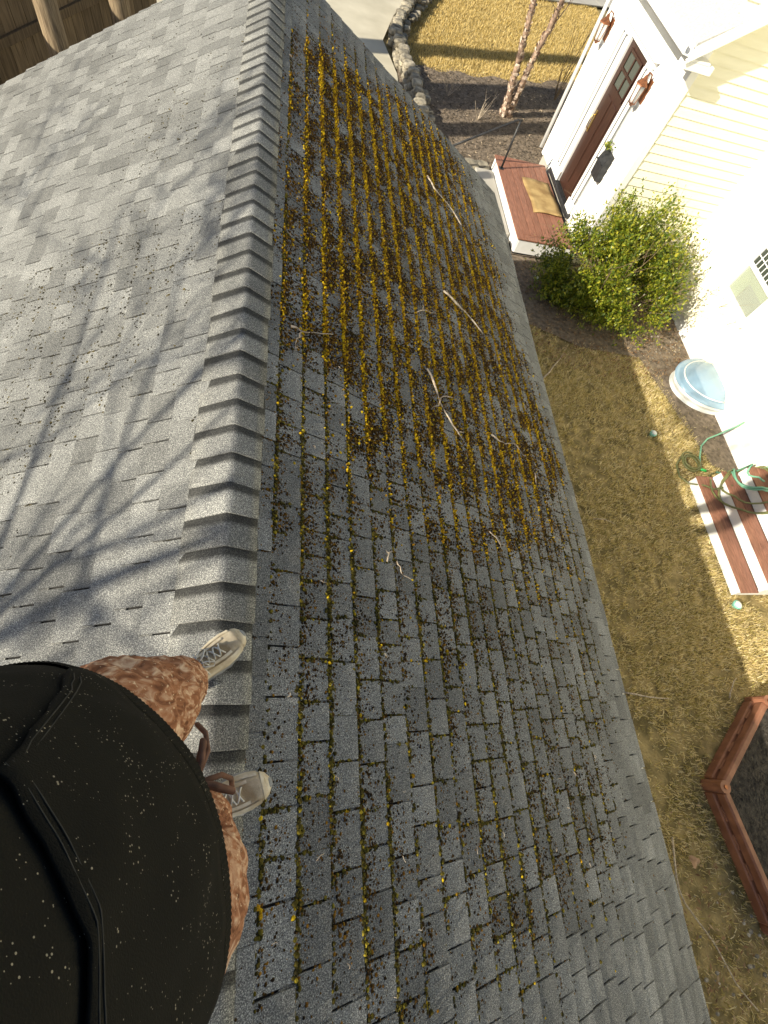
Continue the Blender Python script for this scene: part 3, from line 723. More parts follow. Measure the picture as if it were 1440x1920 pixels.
def entry():
    # door surround
    for y0, y1 in ((9.44, 9.86), (8.42, 8.66)):
        MB().box(XD - 0.055, XD + 0.03, y0, y1, 0.42, 2.56, bev=0.006).build('pilaster', 'white_trim', house)
        n = 3 if y1 - y0 > .3 else 2
        for k in range(n):
            w_ = (y1 - y0) / n
            MB().box(XD - 0.074, XD - 0.056, y0 + k * w_ + 0.016, y0 + (k + 1) * w_ - 0.016, 0.62, 2.50, bev=0.005).build('flute', 'white_trim', house)
        MB().box(XD - 0.085, XD - 0.054, y0 - 0.012, y1 + 0.012, 0.42, 0.58, bev=0.006).build('plinth', 'white_trim', house)
    for y0, y1 in ((9.562, 9.60), (9.70, 9.722), (8.405, 8.4195), (8.535, 8.55)):  # narrow grey strips between the flutes and beside the surround
        MB().box(XD - 0.0775, XD - 0.056, y0, y1, 0.60, 2.52).build('grey_strip', 'grey_metal', house)
    MB().box(XD - 0.075, XD + 0.03, 8.40, 9.88, 2.562, 2.64, bev=0.006).build('head_trim', 'white_trim', house)
    MB().box(XD - 0.12, XD - 0.02, 8.36, 9.92, 2.642, 2.68, bev=0.008).build('door_cornice', 'white_trim', house)
    MB().box(XD - 0.10, XD + 0.02, 8.40, 9.88, 0.34, 0.415, bev=0.01).build('sill', 'black_metal', house)
    d = MB().box(XD - 0.012, XD + 0.03, 8.665, 9.435, 0.44, 2.555).build('door', 'door_wood', house, label='dark brown wooden front door with four small panes')
    for (y0, y1, z0, z1) in ((8.80, 9.02, 0.60, 1.88), (9.08, 9.30, 0.60, 1.88)):
        MB().box(XD - 0.026, XD - 0.013, y0, y1, z0, z1, bev=0.008).build('door_panel', 'door_wood', d)
    for (y0, y1) in ((8.82, 9.02), (9.08, 9.28)):
        for (z0, z1) in ((2.02, 2.20), (2.25, 2.43)):
            MB().box(XD - 0.018, XD - 0.013, y0, y1, z0, z1).build('pane', 'pane_dark', d)
    fr = MB()
    for y in (8.78, 9.03, 9.285): fr.box(XD - 0.03, XD - 0.0125, y, y + 0.035, 1.98, 2.47)
    for z in (1.975, 2.207, 2.437): fr.box(XD - 0.0285, XD - 0.0128, 8.78, 9.32, z, z + 0.036)
    fr.build('glazing_bar', 'door_wood', d)
    MB().box(XD - 0.024, XD - 0.012, 9.34, 9.39, 1.30, 1.62, bev=0.004).build('lock_plate', 'brass', d)
    MB().tube([(XD - 0.02, 9.365, 1.34), (XD - 0.065, 9.365, 1.36), (XD - 0.07, 9.365, 1.45), (XD - 0.062, 9.365, 1.54), (XD - 0.02, 9.365, 1.56)], 0.010, 8).build('handle', 'brass', d, smooth=True)
    # eave of the low entry roof, its soffit, fascia and gutter, rake board and return
    er = MB().add([(XD - 0.32, YC - 0.24, 3.14), (XW + 0.3, YC - 0.24, 3.14 + 2.22 * 0.75), (XW + 0.3, YL + 0.3, 3.14 + 2.22 * 0.75), (XD - 0.32, YL + 0.3, 3.14),
                   (XD - 0.32, YC - 0.24, 3.20), (XW + 0.3, YC - 0.24, 3.20 + 2.22 * 0.75), (XW + 0.3, YL + 0.3, 3.20 + 2.22 * 0.75), (XD - 0.32, YL + 0.3, 3.20)],
                  [(3, 2, 1, 0), (4, 5, 6, 7), (0, 1, 5, 4), (1, 2, 6, 5), (2, 3, 7, 6), (3, 0, 4, 7)]).build('entry_roof', 'roof_light', house)
    MB().box(XD - 0.30, XD + 0.03, YC - 0.22, YL + 0.28, 3.03, 3.055).build('soffit', 'white_trim', house)
    MB().box(XD - 0.325, XD - 0.30, YC - 0.22, YL + 0.28, 3.02, 3.17, bev=0.004).build('fascia', 'white_trim', house)
    g = MB(); gp = [(-0.03, 0.0), (-0.12, 0.01), (-0.13, 0.08), (-0.12, 0.11), (-0.112, 0.11), (-0.118, 0.08), (-0.108, 0.02), (-0.03, 0.012)]
    g.loft([[(XD - 0.298 + a, y, 3.06 + z) for a, z in gp] for y in (YC - 0.23, YL + 0.29)]); g.build('gutter', 'white_trim', house)
    rk = MB()
    for a, bq in (((XD - 0.32, 3.0), (XW + 0.02, 3.0 + 2.22 * 0.75)),):
        rk.add([(a[0], YC - 0.245, a[1]), (bq[0], YC - 0.245, bq[1]), (bq[0], YC - 0.245, bq[1] + 0.16), (a[0], YC - 0.245, a[1] + 0.16), (a[0], YC - 0.222, a[1]), (bq[0], YC - 0.222, bq[1]), (bq[0], YC - 0.222, bq[1] + 0.16), (a[0], YC - 0.222, a[1] + 0.16)],
               [(0, 1, 2, 3), (7, 6, 5, 4), (0, 4, 5, 1), (1, 5, 6, 2), (2, 6, 7, 3), (3, 7, 4, 0)])
    rk.build('rake_board', 'white_trim', house)
    rs = MB().add([(XD - 0.30, YC - 0.22, 3.06), (XW, YC - 0.22, 3.06 + 2.2 * .75), (XW, YC + 0.03, 3.06 + 2.2 * .75), (XD - 0.30, YC + 0.03, 3.06)], [(0, 1, 2, 3)]).build('rake_soffit', 'white_trim', house)
    MB().box(XD - 0.30, XD + 0.12, YC - 0.218, YC - 0.03, 2.94, 3.028, bev=0.006).build('eave_return', 'white_trim', house)
    MB().tube([(XD - 0.36, YL + 0.12, 3.05), (XD - 0.2, YL + 0.12, 2.92), (XD - 0.08, YL + 0.09, 2.80), (XD - 0.075, YL + 0.08, 0.35)], 0.035, 8).build('downspout', 'white_trim', house, smooth=True)
entry()
def house_window():
    y0, y1, z0, z1 = 5.375, 6.255, 1.0, 2.36
    w_ = MB()
    w_.box(XW - 0.04, XW + 0.02, y0, y0 + 0.07, z0, z1, bev=0.004); w_.box(XW - 0.04, XW + 0.02, y1 - 0.07, y1, z0, z1, bev=0.004)
    w_.box(XW - 0.042, XW + 0.02, y0 + 0.072, y1 - 0.072, z1 - 0.08, z1, bev=0.004)
    win = w_.build('window', 'white_trim', house)
    MB().box(XW - 0.09, XW + 0.02, y0 - 0.03, y1 + 0.03, z0 - 0.045, z0 - 0.002, bev=0.005).build('sill', 'white_trim', win)
    MB().box(XW - 0.03, XW + 0.01, y0 + 0.072, y1 - 0.072, 1.44, 1.50, bev=0.003).build('meeting_rail', 'white_trim', win)
    MB().box(XW + 0.002, XW + 0.006, y0 + 0.072, y1 - 0.072, z0 + 0.05, 1.439).build('pane', 'pane_clear', win)
    MB().box(XW - 0.02, XW + 0.012, y0 + 0.072, y1 - 0.072, z0, z0 + 0.05, bev=0.003).build('sash', 'white_trim', win)
    MB().box(XW + 0.024, XW + 0.029, y0 + 0.03, y1 - 0.03, z0, z1 - 0.02).build('blind', 'curtain', win)
    MB().box(XW + 0.012, XW + 0.022, y0 + 0.08, y0 + 0.55, z0 + 0.02, 1.30).build('dark_box', 'interior_dark', win)
    MB().box(XW - 0.012, XW - 0.006, y0 + 0.072, y1 - 0.072, 1.50, z1 - 0.08).build('upper_pane', 'pane_dark', win)
    gr = MB()
    for k in range(1, 8): yy = y0 + 0.07 + k * (y1 - y0 - 0.14) / 8; gr.box(XW - 0.020, XW - 0.013, yy - 0.006, yy + 0.006, 1.50, z1 - 0.08)
    for k in range(1, 7): zz = 1.5 + k * 0.115; gr.box(XW - 0.0205, XW - 0.0135, y0 + 0.072, y1 - 0.072, zz - 0.006, zz + 0.006)
    gr.build('grille', 'white_trim', win)
    MB().box(XW - 0.035, XW - 0.005, 6.55, 6.72, 2.62, 2.70, bev=0.004).build('vent', 'curtain', house)
house_window()
# basement window well with its clear cover
def well():
    w_ = thing('window_well', (6.8, 4.9, 0), 'white half-round window well with clear bluish dome against the wall', 'window well')
    n = 24; yc = 4.89; ry = 0.49; rx = 0.66
    def arc(s, z, j=0): return [(XW - 0.03 - rx * s * math.sin(math.pi * k / n), yc - ry * s * math.cos(math.pi * k / n), z) for k in range(n + 1)]
    b = MB()
    prof = [(1.0, -0.02), (1.03, 0.03), (1.0, 0.08), (1.03, 0.13), (1.0, 0.17), (1.06, 0.185), (1.06, 0.20), (0.96, 0.20), (0.95, -0.02)]
    b.loft([arc(s, z) for s, z in prof], cap=False, closed=False); b.build('rim', 'well_plastic', w_, smooth=False)
    b = MB(); b.add(arc(0.95, 0.03), [tuple(range(n + 1))]); b.build('bottom', 'pebble', w_)
    b = MB(); b.loft([arc(s, z) for s, z in ((1.08, 0.19), (1.08, 0.215), (1.0, 0.235), (0.9, 0.25), (0.74, 0.30), (0.62, 0.335), (0.4, 0.35), (0.02, 0.355))], cap=False, closed=False)
    b.build('cover', 'dome_plastic', w_, smooth=True)
    b = MB(); b.tube([(p[0], p[1], 0.252) for p in arc(0.88, 0)], 0.012, 6); b.build('cover_rib', 'well_plastic', w_, smooth=True)
well()

# porch: boards along y, border boards, white fascia, posts of the rail
def porch():
    p = thing('porch', (4.5, 8.8, 0), 'small entry platform of red brown composite boards with white skirt', 'porch')
    x0, x1, y0, y1, z = 3.97, 5.04, 7.60, 10.05, 0.30
    MB().box(x0 + 0.02, x1 - 0.005, y0 + 0.02, y1 - 0.02, 0.0, z - 0.03).build('skirt_core', 'dark_gap', p)
    for (a, b_, c, d) in ((x0 + 0.012, x0 + 0.03, y0 + 0.012, y1 - 0.012),):
        MB().box(a - 0.012, b_ - 0.012, c, d, 0.06, z - 0.004, bev=0.003).build('skirt', 'white_paint', p)
    MB().box(x0 + 0.02, x1 - 0.005, y0, y0 + 0.018, 0.06, z - 0.004, bev=0.003).build('skirt', 'white_paint', p)
    MB().box(x0 + 0.02, x1 - 0.005, y1 - 0.018, y1, 0.06, z - 0.004, bev=0.003).build('skirt', 'white_paint', p)
    w_ = 0.14
    bx0 = x0 - 0.02
    MB().box(bx0, bx0 + 0.137, y0 - 0.015, y1 + 0.015, z, z + 0.026, bev=0.005).build('board', 'composite_board', p)
    for (ya, yb) in ((y0 - 0.015, y0 + 0.122), (y1 - 0.122, y1 + 0.015)):
        MB().box(bx0 + 0.142, x1, ya, yb, z, z + 0.026, bev=0.005).build('board', 'composite_board', p)
    me = MB().box(0, 0.1245, y0 + 0.130, y1 - 0.127, z, z + 0.0255, bev=0.005).mesh('board'); me.materials.append(MATS['composite_board'])
    x = bx0 + 0.142
    while x + 0.1285 < x1 + 0.02:
        o = bpy.data.objects.new('board', me); col.objects.link(o); o.parent = p; o.matrix_parent_inverse = parent_inv(p); o.location = (x, 0, 0); x += 0.1335
    # bluestone steps and old stone beside the platform
    s_ = thing('stone_steps', (3.6, 9.0, 0), 'pale concrete step below the platform on the garage side', 'steps')
    MB().box(3.58, 3.945, 7.95, 9.85, 0.0, 0.15, bev=0.012).build('tread', 'concrete', s_)
    MB().box(3.22, 3.575, 7.95, 9.85, -0.02, 0.06, bev=0.012).build('tread', 'concrete', s_)
    r_ = thing('handrail', (3.98, 9.62, 0.326), 'thin dark metal handrail sloping down beside the platform', 'handrail')
    MB().tube([(4.0, 9.62, 0.326), (4.0, 9.62, 1.12)], 0.02, 8).build('post', 'black_metal', r_, smooth=True)
    MB().tube([(4.03, 9.62, 1.125), (3.95, 9.62, 1.12), (3.12, 9.62, 0.62), (2.92, 9.62, 0.50)], 0.019, 8).build('rail', 'black_metal', r_, smooth=True)
    MB().tube([(2.94, 9.62, 0.0), (2.94, 9.62, 0.52)], 0.018, 8).build('post', 'black_metal', r_, smooth=True)
    MB().box(3.955, 4.045, 9.575, 9.665, 0.3265, 0.336, bev=0.003).build('base_plate', 'black_metal', r_)
    for k, (a, b_, c) in enumerate(((3.72, 7.72, 0.13), (3.62, 7.5, 0.12), (3.45, 7.65, 0.10), (3.5, 9.95, 0.13), (3.75, 10.0, 0.12))):
        st = rock('edging_stone', (a, b_, c * 0.6), (c * 1.5, c * 1.1, c * 0.8), 31 + k)
        tag(st, ['grey squared stone at the near end of the porch step', 'flat stone leaning under the near porch corner', 'small stone beside the eave near the porch corner', 'rough stone at the far end of the porch step', 'stone against the far porch corner under the handrail'][k], 'stone', 'stones beside the porch')
def rock(name, c, sz, seed, parent=None):
    rs = random.Random(seed); b = MB(); rings = []
    for t in (-1, -0.55, 0.25, 0.8, 1.0):
        rr = {-1: 0.82, -0.55: 1.0, 0.25: 1.02, 0.8: 0.85, 1.0: 0.6}[t]
        rings.append([(c[0] + sz[0] * rr * (0.86 + 0.22 * rs.random()) * cs_(2 * math.pi * k / 9), c[1] + sz[1] * rr * (0.86 + 0.22 * rs.random()) * sn_(2 * math.pi * k / 9), c[2] + sz[2] * t * (0.93 + 0.1 * rs.random())) for k in range(9)])
    b.loft(rings); return b.build(name, 'stone', parent)
def cs_(a): c = math.cos(a); return math.copysign(abs(c) ** 0.65, c)
def sn_(a): c = math.sin(a); return math.copysign(abs(c) ** 0.65, c)
porch()
def doormat():
    b = MB(); n = 10; x0, x1, y0, y1 = 4.42, 4.99, 8.42, 9.46
    vs = []; fs = []
    for j in range(n + 1):
        for i in range(7):
            u = i / 6; v = j / n; vs.append((x0 + (x1 - x0) * u + 0.02 * math.sin(v * 5), y0 + (y1 - y0) * v + 0.02 * math.sin(u * 4), 0.336 + 0.006 * math.sin(u * 5 + v * 7) + (0.03 * max(0, 0.2 - v) / 0.2 * u)))
    fs = [(j * 7 + i, j * 7 + i + 1, (j + 1) * 7 + i + 1, (j + 1) * 7 + i) for j in range(n) for i in range(6)]
    b.add(vs, fs); o = b.build('doormat', 'mat_coir', smooth=True); md = o.modifiers.new('thick', 'SOLIDIFY'); md.thickness = 0.01; md.offset = -1
    tag(o, 'worn tan doormat lying on the porch boards', 'doormat')
doormat()
def lantern(y, z, label):
    l = thing('wall_lantern', (XD - 0.03, y, z), label, 'lantern', 'lanterns beside the front door')
    x = XD - 0.15
    MB().box(XD - 0.045, XD - 0.022, y - 0.05, y + 0.05, z - 0.12, z + 0.16, bev=0.006).build('back_plate', 'copper', l)
    MB().tube([(XD - 0.04, y, z + 0.06), (XD - 0.08, y, z + 0.21), (XD - 0.14, y, z + 0.23), (x, y, z + 0.17)], 0.011, 8).build('arm', 'copper', l, smooth=True)
    MB().lathe((x, y, z), [(0.008, 0.20), (0.03, 0.175), (0.035, 0.15), (0.095, 0.095), (0.10, 0.085)], 6).build('roof', 'copper', l)
    g = MB(); g.loft([[(x + r * math.cos(R(60 * k)), y + r * math.sin(R(60 * k)), z + h) for k in range(6)] for r, h in ((0.052, -0.13), (0.080, 0.083))]); g.build('glass', 'lamp_glass', l)
    f = MB()
    for k in range(6):
        c, s_ = math.cos(R(60 * k)), math.sin(R(60 * k)); f.tube([(x + 0.054 * c, y + 0.054 * s_, z - 0.135), (x + 0.083 * c, y + 0.083 * s_, z + 0.088)], 0.006, 5)
    f.build('cage', 'copper', l)
    MB().lathe((x, y, z), [(0.02, -0.175), (0.03, -0.16), (0.058, -0.14), (0.058, -0.128)], 8).build('base', 'copper', l)
    MB().cyl((x, y), 0.014, z - 0.128, z + 0.02, 8).build('candle', 'white_paint', l)
lantern(8.30, 2.33, 'copper wall lantern between the door and the cream wall')
lantern(10.30, 2.30, 'copper wall lantern on the far side of the door')
def mailbox():
    m_ = thing('mailbox', (XD - 0.03, 8.2, 1.2), 'dark wall mailbox with a green sprig beside the door', 'mailbox')
    b = MB(); ring = lambda y: [(XD - 0.026, y, 1.17), (XD - 0.135, y, 1.17), (XD - 0.15, y, 1.40), (XD - 0.12, y, 1.50), (XD - 0.026, y, 1.55)]
    b.loft([ring(8.10), ring(8.36)]); b.build('box', 'black_metal', m_)
    MB().box(XD - 0.165, XD - 0.15, 8.09, 8.37, 1.385, 1.405).build('lid_edge', 'black_metal', m_)
    s_ = MB(); rs = random.Random(3)
    for k in range(60):
        c = Vector((XD - 0.09 + rs.gauss(0, 0.03), 8.36 + rs.gauss(0, 0.05), 1.56 + abs(rs.gauss(0, 0.05)))); a = Vector((rs.gauss(0, 1), rs.gauss(0, 1), rs.gauss(0, 1))).normalized(); n_ = a.orthogonal().normalized()
        s_.add([c - a * .03, c + n_ * .012, c + a * .03, c - n_ * .012], [(0, 1, 2, 3)])
    s_.build('sprig', 'leaf_green', m_)
mailbox()
# back steps
def back_steps():
    s_ = thing('back_steps', (6.5, 2.2, 0), 'wooden steps with red brown treads and white risers by the wall', 'steps')
    y0, y1 = 1.36, 3.08
    X = [5.99, 6.27, 6.55]; Z = [0.165, 0.335, 0.505]
    for i in range(3):
        zb = 0.0 if i == 0 else Z[i - 1]
        MB().box(X[i], X[i] + 0.02, y0, y1, zb + 0.003, Z[i] - 0.022, bev=0.002).build('riser', 'white_paint', s_)
        xe = X[i + 1] if i < 2 else XW - 0.03
        nb = 2 if i < 2 else 3
        w_ = (xe - X[i] + 0.004) / nb
        for k in range(nb):
            MB().box(X[i] - 0.004 + k * w_, X[i] - 0.004 + (k + 1) * w_ - 0.005, y0 - 0.015, y1 + 0.015, Z[i] - 0.020, Z[i], bev=0.004).build('tread', 'composite_board', s_)
    pr = [(6.012, 0.0), (XW - 0.03, 0.0), (XW - 0.03, 0.455), (6.572, 0.455), (6.572, 0.29), (6.292, 0.29), (6.292, 0.125), (6.012, 0.125)]
    for y in (y0 + 0.004, y1 - 0.03):
        b = MB(); b.loft([[(x, y, z) for x, z in pr], [(x, y + 0.026, z) for x, z in pr]]); b.build('stringer', 'white_paint', s_)
back_steps()
def hose():
    h = thing('garden_hose', (6.3, 3.0, 0), 'coiled green garden hose on the back steps and the grass', 'garden hose')
    def zsurf(x, y):
        if 1.34 < y < 3.10 and x > 5.96: return 0.165 if x < 6.24 else (0.335 if x < 6.52 else 0.505)
        return 0.02
    rs = random.Random(5)
    def loops(c, r0, turns, dr, mat, rad, start, ecc=1.0, wob=0.05):
        P = []; N = int(turns * 28)
        for i in range(N):
            a = start + 2 * math.pi * i / 28; r = r0 + dr * i / N + wob * math.sin(a * 0.7 + r0 * 9) * 0.6
            x = c[0] + r * math.cos(a) + wob * math.sin(i * 0.09); y = c[1] + r * ecc * math.sin(a) + wob * math.cos(i * 0.07)
            P.append([x, y, zsurf(x, y) + rad + 0.012 * (i / 28)])
        # soften the jumps over the tread edges
        for _ in range(6):
            for i in range(1, N - 1): P[i][2] = max(P[i][2], 0.25 * P[i - 1][2] + 0.5 * P[i][2] + 0.25 * P[i + 1][2])
        return P
    rad = 0.013
    a = loops((6.58, 2.78), 0.50, 3.2, -0.18, 'hose_olive', rad, 0.4, 0.9)
    b = MB(); b.tube(a, rad, 7); b.build('coil', 'hose_olive', h, smooth=True)
    a = loops((6.66, 2.95), 0.32, 3.4, -0.12, 'hose_rubber', rad, 2.0, 1.0, 0.04); a = [(p[0], p[1], p[2] + 0.03) for p in a]
    b = MB(); b.tube(a, rad, 7); b.build('coil', 'hose_rubber', h, smooth=True)
    a = loops((6.14, 3.40), 0.17, 3.2, -0.07, 'hose_olive', rad, 1.0, 1.0, 0.02)
    b = MB(); b.tube(a, rad, 7); b.build('coil', 'hose_olive', h, smooth=True)
    P = [(6.3, 3.36, 0.03), (6.33, 3.5, 0.05), (6.45, 3.72, 0.05), (6.62, 3.86, 0.06), (6.80, 3.92, 0.12), (6.95, 3.95, 0.3), (7.0, 3.96, 0.42)]
    b = MB(); b.tube(P, rad, 7); b.build('feed', 'hose_rubber', h, smooth=True)
    P = [(6.86, 2.9, 0.51), (6.98, 2.75, 0.505), (6.95, 2.5, 0.5), (6.88, 2.35, 0.5), (6.75, 2.3, 0.505)]
    b = MB(); b.tube(P, rad, 7); b.build('coil_end', 'hose_rubber', h, smooth=True)
    P = [(6.0, 3.50, 0.03), (5.86, 3.35, 0.03), (5.84, 3.15, 0.03), (5.92, 3.02, 0.06), (6.05, 2.93, 0.18), (6.2, 2.88, 0.172), (6.35, 2.86, 0.34)]
    b = MB(); b.tube(P, rad, 7); b.build('loop', 'hose_olive', h, smooth=True)
    MB().tube([(6.28, 3.30, 0.035), (6.36, 3.27, 0.04)], 0.02, 8).build('coupling', 'green_plastic', h, smooth=True)
hose()
for i, (x, y, lab, r) in enumerate(((5.64, 3.89, 'round turquoise ground light in the shaded lawn near the window well', 0.055), (5.99, 1.22, 'round turquoise ground light in the lawn at the corner of the back steps', 0.062), (4.33, 7.03, 'round pale ground light under the left side of the shrub', 0.05))):
    g = thing('ground_light', (x, y, 0), lab, 'ground light', 'round ground lights')
    MB().lathe((x, y, 0), [(0.02, -0.05), (r * 0.95, 0.03), (r, 0.045), (r * 0.9, 0.055)], 18).build('housing', 'turquoise_plastic', g)
    MB().lathe((x, y, 0.0), [(r * 0.78, 0.0555), (r * 0.72, 0.064), (r * 0.4, 0.070), (0.004, 0.071)], 18).build('lens', 'well_plastic', g, smooth=True)

# hexagonal raised bed
def hex_bed():
    h = thing('raised_bed', (HEX_C[0], HEX_C[1], 0), 'hexagonal bed of brown plastic timbers filled with dark mulch', 'raised bed')
    A = [R(159 + 60 * k) for k in range(6)]
    V = [(HEX_C[0] + HEX_R * math.cos(a), HEX_C[1] + HEX_R * math.sin(a)) for a in A]
    for k in range(6):
        a = Vector(V[k]); b_ = Vector(V[(k + 1) % 6]); t = (b_ - a).normalized(); nrm = Vector((t.y, -t.x)); L = (b_ - a).length
        if nrm.dot(a - Vector(HEX_C)) < 0: nrm = -nrm
        M = Matrix(((t.x, nrm.x, 0, a.x), (t.y, nrm.y, 0, a.y), (0, 0, 1, 0), (0, 0, 0, 1)))
        tb = MB().box(0.05, L - 0.05, -0.03, 0.065, 0.0, 0.125, M, bev=0.014).build('timber', 'composite_rail', h)
        MB().box(0.05, L - 0.05, -0.045, 0.035, 0.128, 0.245, M, bev=0.016).build('timber', 'composite_rail', h)
        for j in range(4):
            x = 0.25 + j * (L - 0.5) / 3.0
            MB().box(x - 0.07, x + 0.07, 0.036, 0.052, 0.126, 0.15, M, bev=0.004).build('lug', 'composite_rail', tb)
        MB().cyl(V[k], 0.062, 0.0, 0.262, 14).build('corner_joint', 'composite_rail', h)
        MB().cyl(V[k], 0.022, 0.2625, 0.272, 10).build('bolt', 'copper', h)
    V2 = [(HEX_C[0] + (HEX_R - 0.05) * math.cos(a), HEX_C[1] + (HEX_R - 0.05) * math.sin(a)) for a in A]
    rings = []
    for s_ in (1.0, 0.8, 0.55, 0.3):
        ring = []
        for k in range(6):
            for j in range(5):
                t = j / 5; x = V2[k][0] * (1 - t) + V2[(k + 1) % 6][0] * t; y = V2[k][1] * (1 - t) + V2[(k + 1) % 6][1] * t
                x = HEX_C[0] + (x - HEX_C[0]) * s_; y = HEX_C[1] + (y - HEX_C[1]) * s_; ring.append((x, y, 0.12 + 0.03 * nz(x, y, 3, 1) + 0.02 * (1 - s_)))
        rings.append(ring)
    b = MB(); b.loft(rings, cap=True); b.build('soil', 'soil', h)
hex_bed()
def rg_bed():
    a = random.random() * 6.283; r = 1.05 * math.sqrt(random.random()); x = HEX_C[0] + r * math.cos(a); y = HEX_C[1] + r * math.sin(a)
    return (x, y)
scatter_chips('bed_mulch', 5000, rg_bed, lambda x, y: 0.135 + 0.03 * nz(x, y, 3, 1), 'soil', (0.008, 0.03), 'black shredded mulch inside the hexagonal bed', 'mulch')
def pail():
    p = thing('toy_pail', (5.52, -0.93, 0.15), 'small bright green plastic pail in the hexagonal bed', 'toy pail')
    MB().lathe((5.54, -0.93, 0.14), [(0.055, 0.0), (0.06, 0.004), (0.078, 0.13), (0.086, 0.132), (0.086, 0.145), (0.074, 0.145), (0.056, 0.01)], 20).build('bucket', 'green_plastic', p, smooth=False)
    MB().tube([(5.54 + 0.082 * math.cos(a), -0.93 + 0.07 * math.sin(a) * 0.5, 0.28 + 0.0 + 0.09 * math.sin(a)) for a in np.linspace(0, math.pi, 12)], 0.005, 6).build('handle', 'white_paint', p, smooth=True)
pail()

# dry-laid stone edge along the drive
def stone_wall():
    w_ = thing('stone_wall', (2.5, 13.5, 0), 'low dry-laid stone wall between the driveway and the mulch bed', 'stone wall')
    P = [(2.62, 10.6), (2.60, 11.8), (2.52, 12.8), (2.38, 13.7), (2.30, 14.4), (2.48, 15.2), (2.72, 15.9), (3.05, 16.8), (3.5, 17.9), (4.1, 19.3)]
    seed = 100
    for (a, b_) in zip(P[:-1], P[1:]):
        L = math.hypot(b_[0] - a[0], b_[1] - a[1]); n = max(1, round(L / 0.23))
        for k in range(n):
            t = (k + 0.5) / n; x = a[0] + (b_[0] - a[0]) * t; y = a[1] + (b_[1] - a[1]) * t
            for lay in range(3):
                seed += 1; rs = random.Random(seed)
                rock('stone', (x + rs.gauss(0, 0.02) + (0.0 if lay else -0.03), y + (0.1 if lay == 1 else 0) + rs.gauss(0, 0.02), 0.06 + 0.105 * lay), (rs.uniform(0.10, 0.16), rs.uniform(0.09, 0.14), 0.054), seed, w_)
                if lay < 2 and rs.random() < 0.6: rock('stone', (x + 0.2 + rs.gauss(0, 0.02), y + rs.gauss(0, 0.04), 0.05 + 0.09 * lay), (0.1, rs.uniform(0.08, 0.13), 0.055), seed + 5000, w_)
stone_wall()

# ------------------------------------------------------------------ fence beyond the left rake
def fence():
    f = thing('board_fence', (-2.26, 6.6, 0), 'tall weathered brown board fence with heavy posts at the far rake', 'fence')
    t = Vector((0.395, 0.918, 0)).normalized(); nrm = Vector((t.y, -t.x, 0))
    base = Vector((-2.26, 6.4, 0)) - nrm * 1.15
    M0 = lambda s: Matrix(((t.x, nrm.x, 0, base.x + t.x * s), (t.y, nrm.y, 0, base.y + t.y * s), (0, 0, 1, 0), (0, 0, 0, 1)))
    s = -2.6; i = 0
    while s < 3.4:
        w_ = random.uniform(0.165, 0.2)
        MB().box(0, w_ - 0.008, -0.013 - 0.004 * (i % 2), 0.013, 0.03, 3.02 + random.uniform(-0.03, 0.03), M0(s)).build('plank', 'fence_wood', f); s += w_; i += 1
    for z in (0.5, 1.6, 2.15, 2.62):
        MB().box(-2.6, 3.4, 0.0135, 0.055, z, z + 0.09, M0(0), bev=0.004).build('rail', 'fence_wood', f)
    for s in (-2.3, 0.1, 2.5): MB().box(0, 0.09, 0.056, 0.146, 0, 3.1, M0(s), bev=0.004).build('post', 'fence_wood', f)
    for k, (s, lab) in enumerate(((0.0, 'thick sunlit timber post left of its twin before the fence'), (1.06, 'thick sunlit timber post right of its twin before the fence'))):
        b = MB(); c = Vector((-2.26, 6.4, 0)) + t * s
        rings = []
        for z in np.linspace(0, 3.6, 16):
            r = 0.085 + 0.026 * z / 3.1
            rings.append([(c.x + r * (1 + 0.06 * mnoise.noise(Vector((math.cos(a) * 2, math.sin(a) * 2, z * 0.6 + s)))) * math.cos(a), c.y + r * (1 + 0.06 * mnoise.noise(Vector((math.cos(a) * 2, math.sin(a) * 2, z * 0.6 + s)))) * math.sin(a), z) for a in np.linspace(0, 2 * math.pi, 15)[:-1]])
        b.loft(rings); tag(b.build('timber_post', 'post_wood', smooth=True), lab, 'post', 'timber posts before the fence')
fence()

# ------------------------------------------------------------------ trees and shrub
def limb(b, p, d, r, L, depth, rs, kids=(2, 4), spread=0.7, rmin=0.004, n=7, up=0.12, tips=None):
    P = [Vector(p)]; rad = [r]; d = d.normalized(); seg = max(4, int(L / 0.35))
    for i in range(seg):
        d = (d + Vector((rs.gauss(0, 0.09), rs.gauss(0, 0.09), rs.gauss(0, 0.07) + up * 0.15))).normalized()
        P.append(P[-1] + d * L / seg); rad.append(r * (1 - 0.62 * (i + 1) / seg))
    b.tube(P, rad, n)
    if tips is not None: tips.append(P[-1])
    if depth > 0:
        for k in range(rs.randint(*kids)):
            i = rs.randint(max(1, seg // 3), seg); a = rs.uniform(0, 6.283); s = d.orthogonal().normalized(); q = s * math.cos(a) + d.cross(s) * math.sin(a)
            nd = (d + q * rs.uniform(spread * 0.6, spread * 1.3) + Vector((0, 0, up))).normalized()
            limb(b, P[i], nd, max(rmin, rad[i] * rs.uniform(0.5, 0.72)), L * rs.uniform(0.45, 0.75), depth - 1, rs, kids, spread, rmin, max(4, n - 1), up, tips)
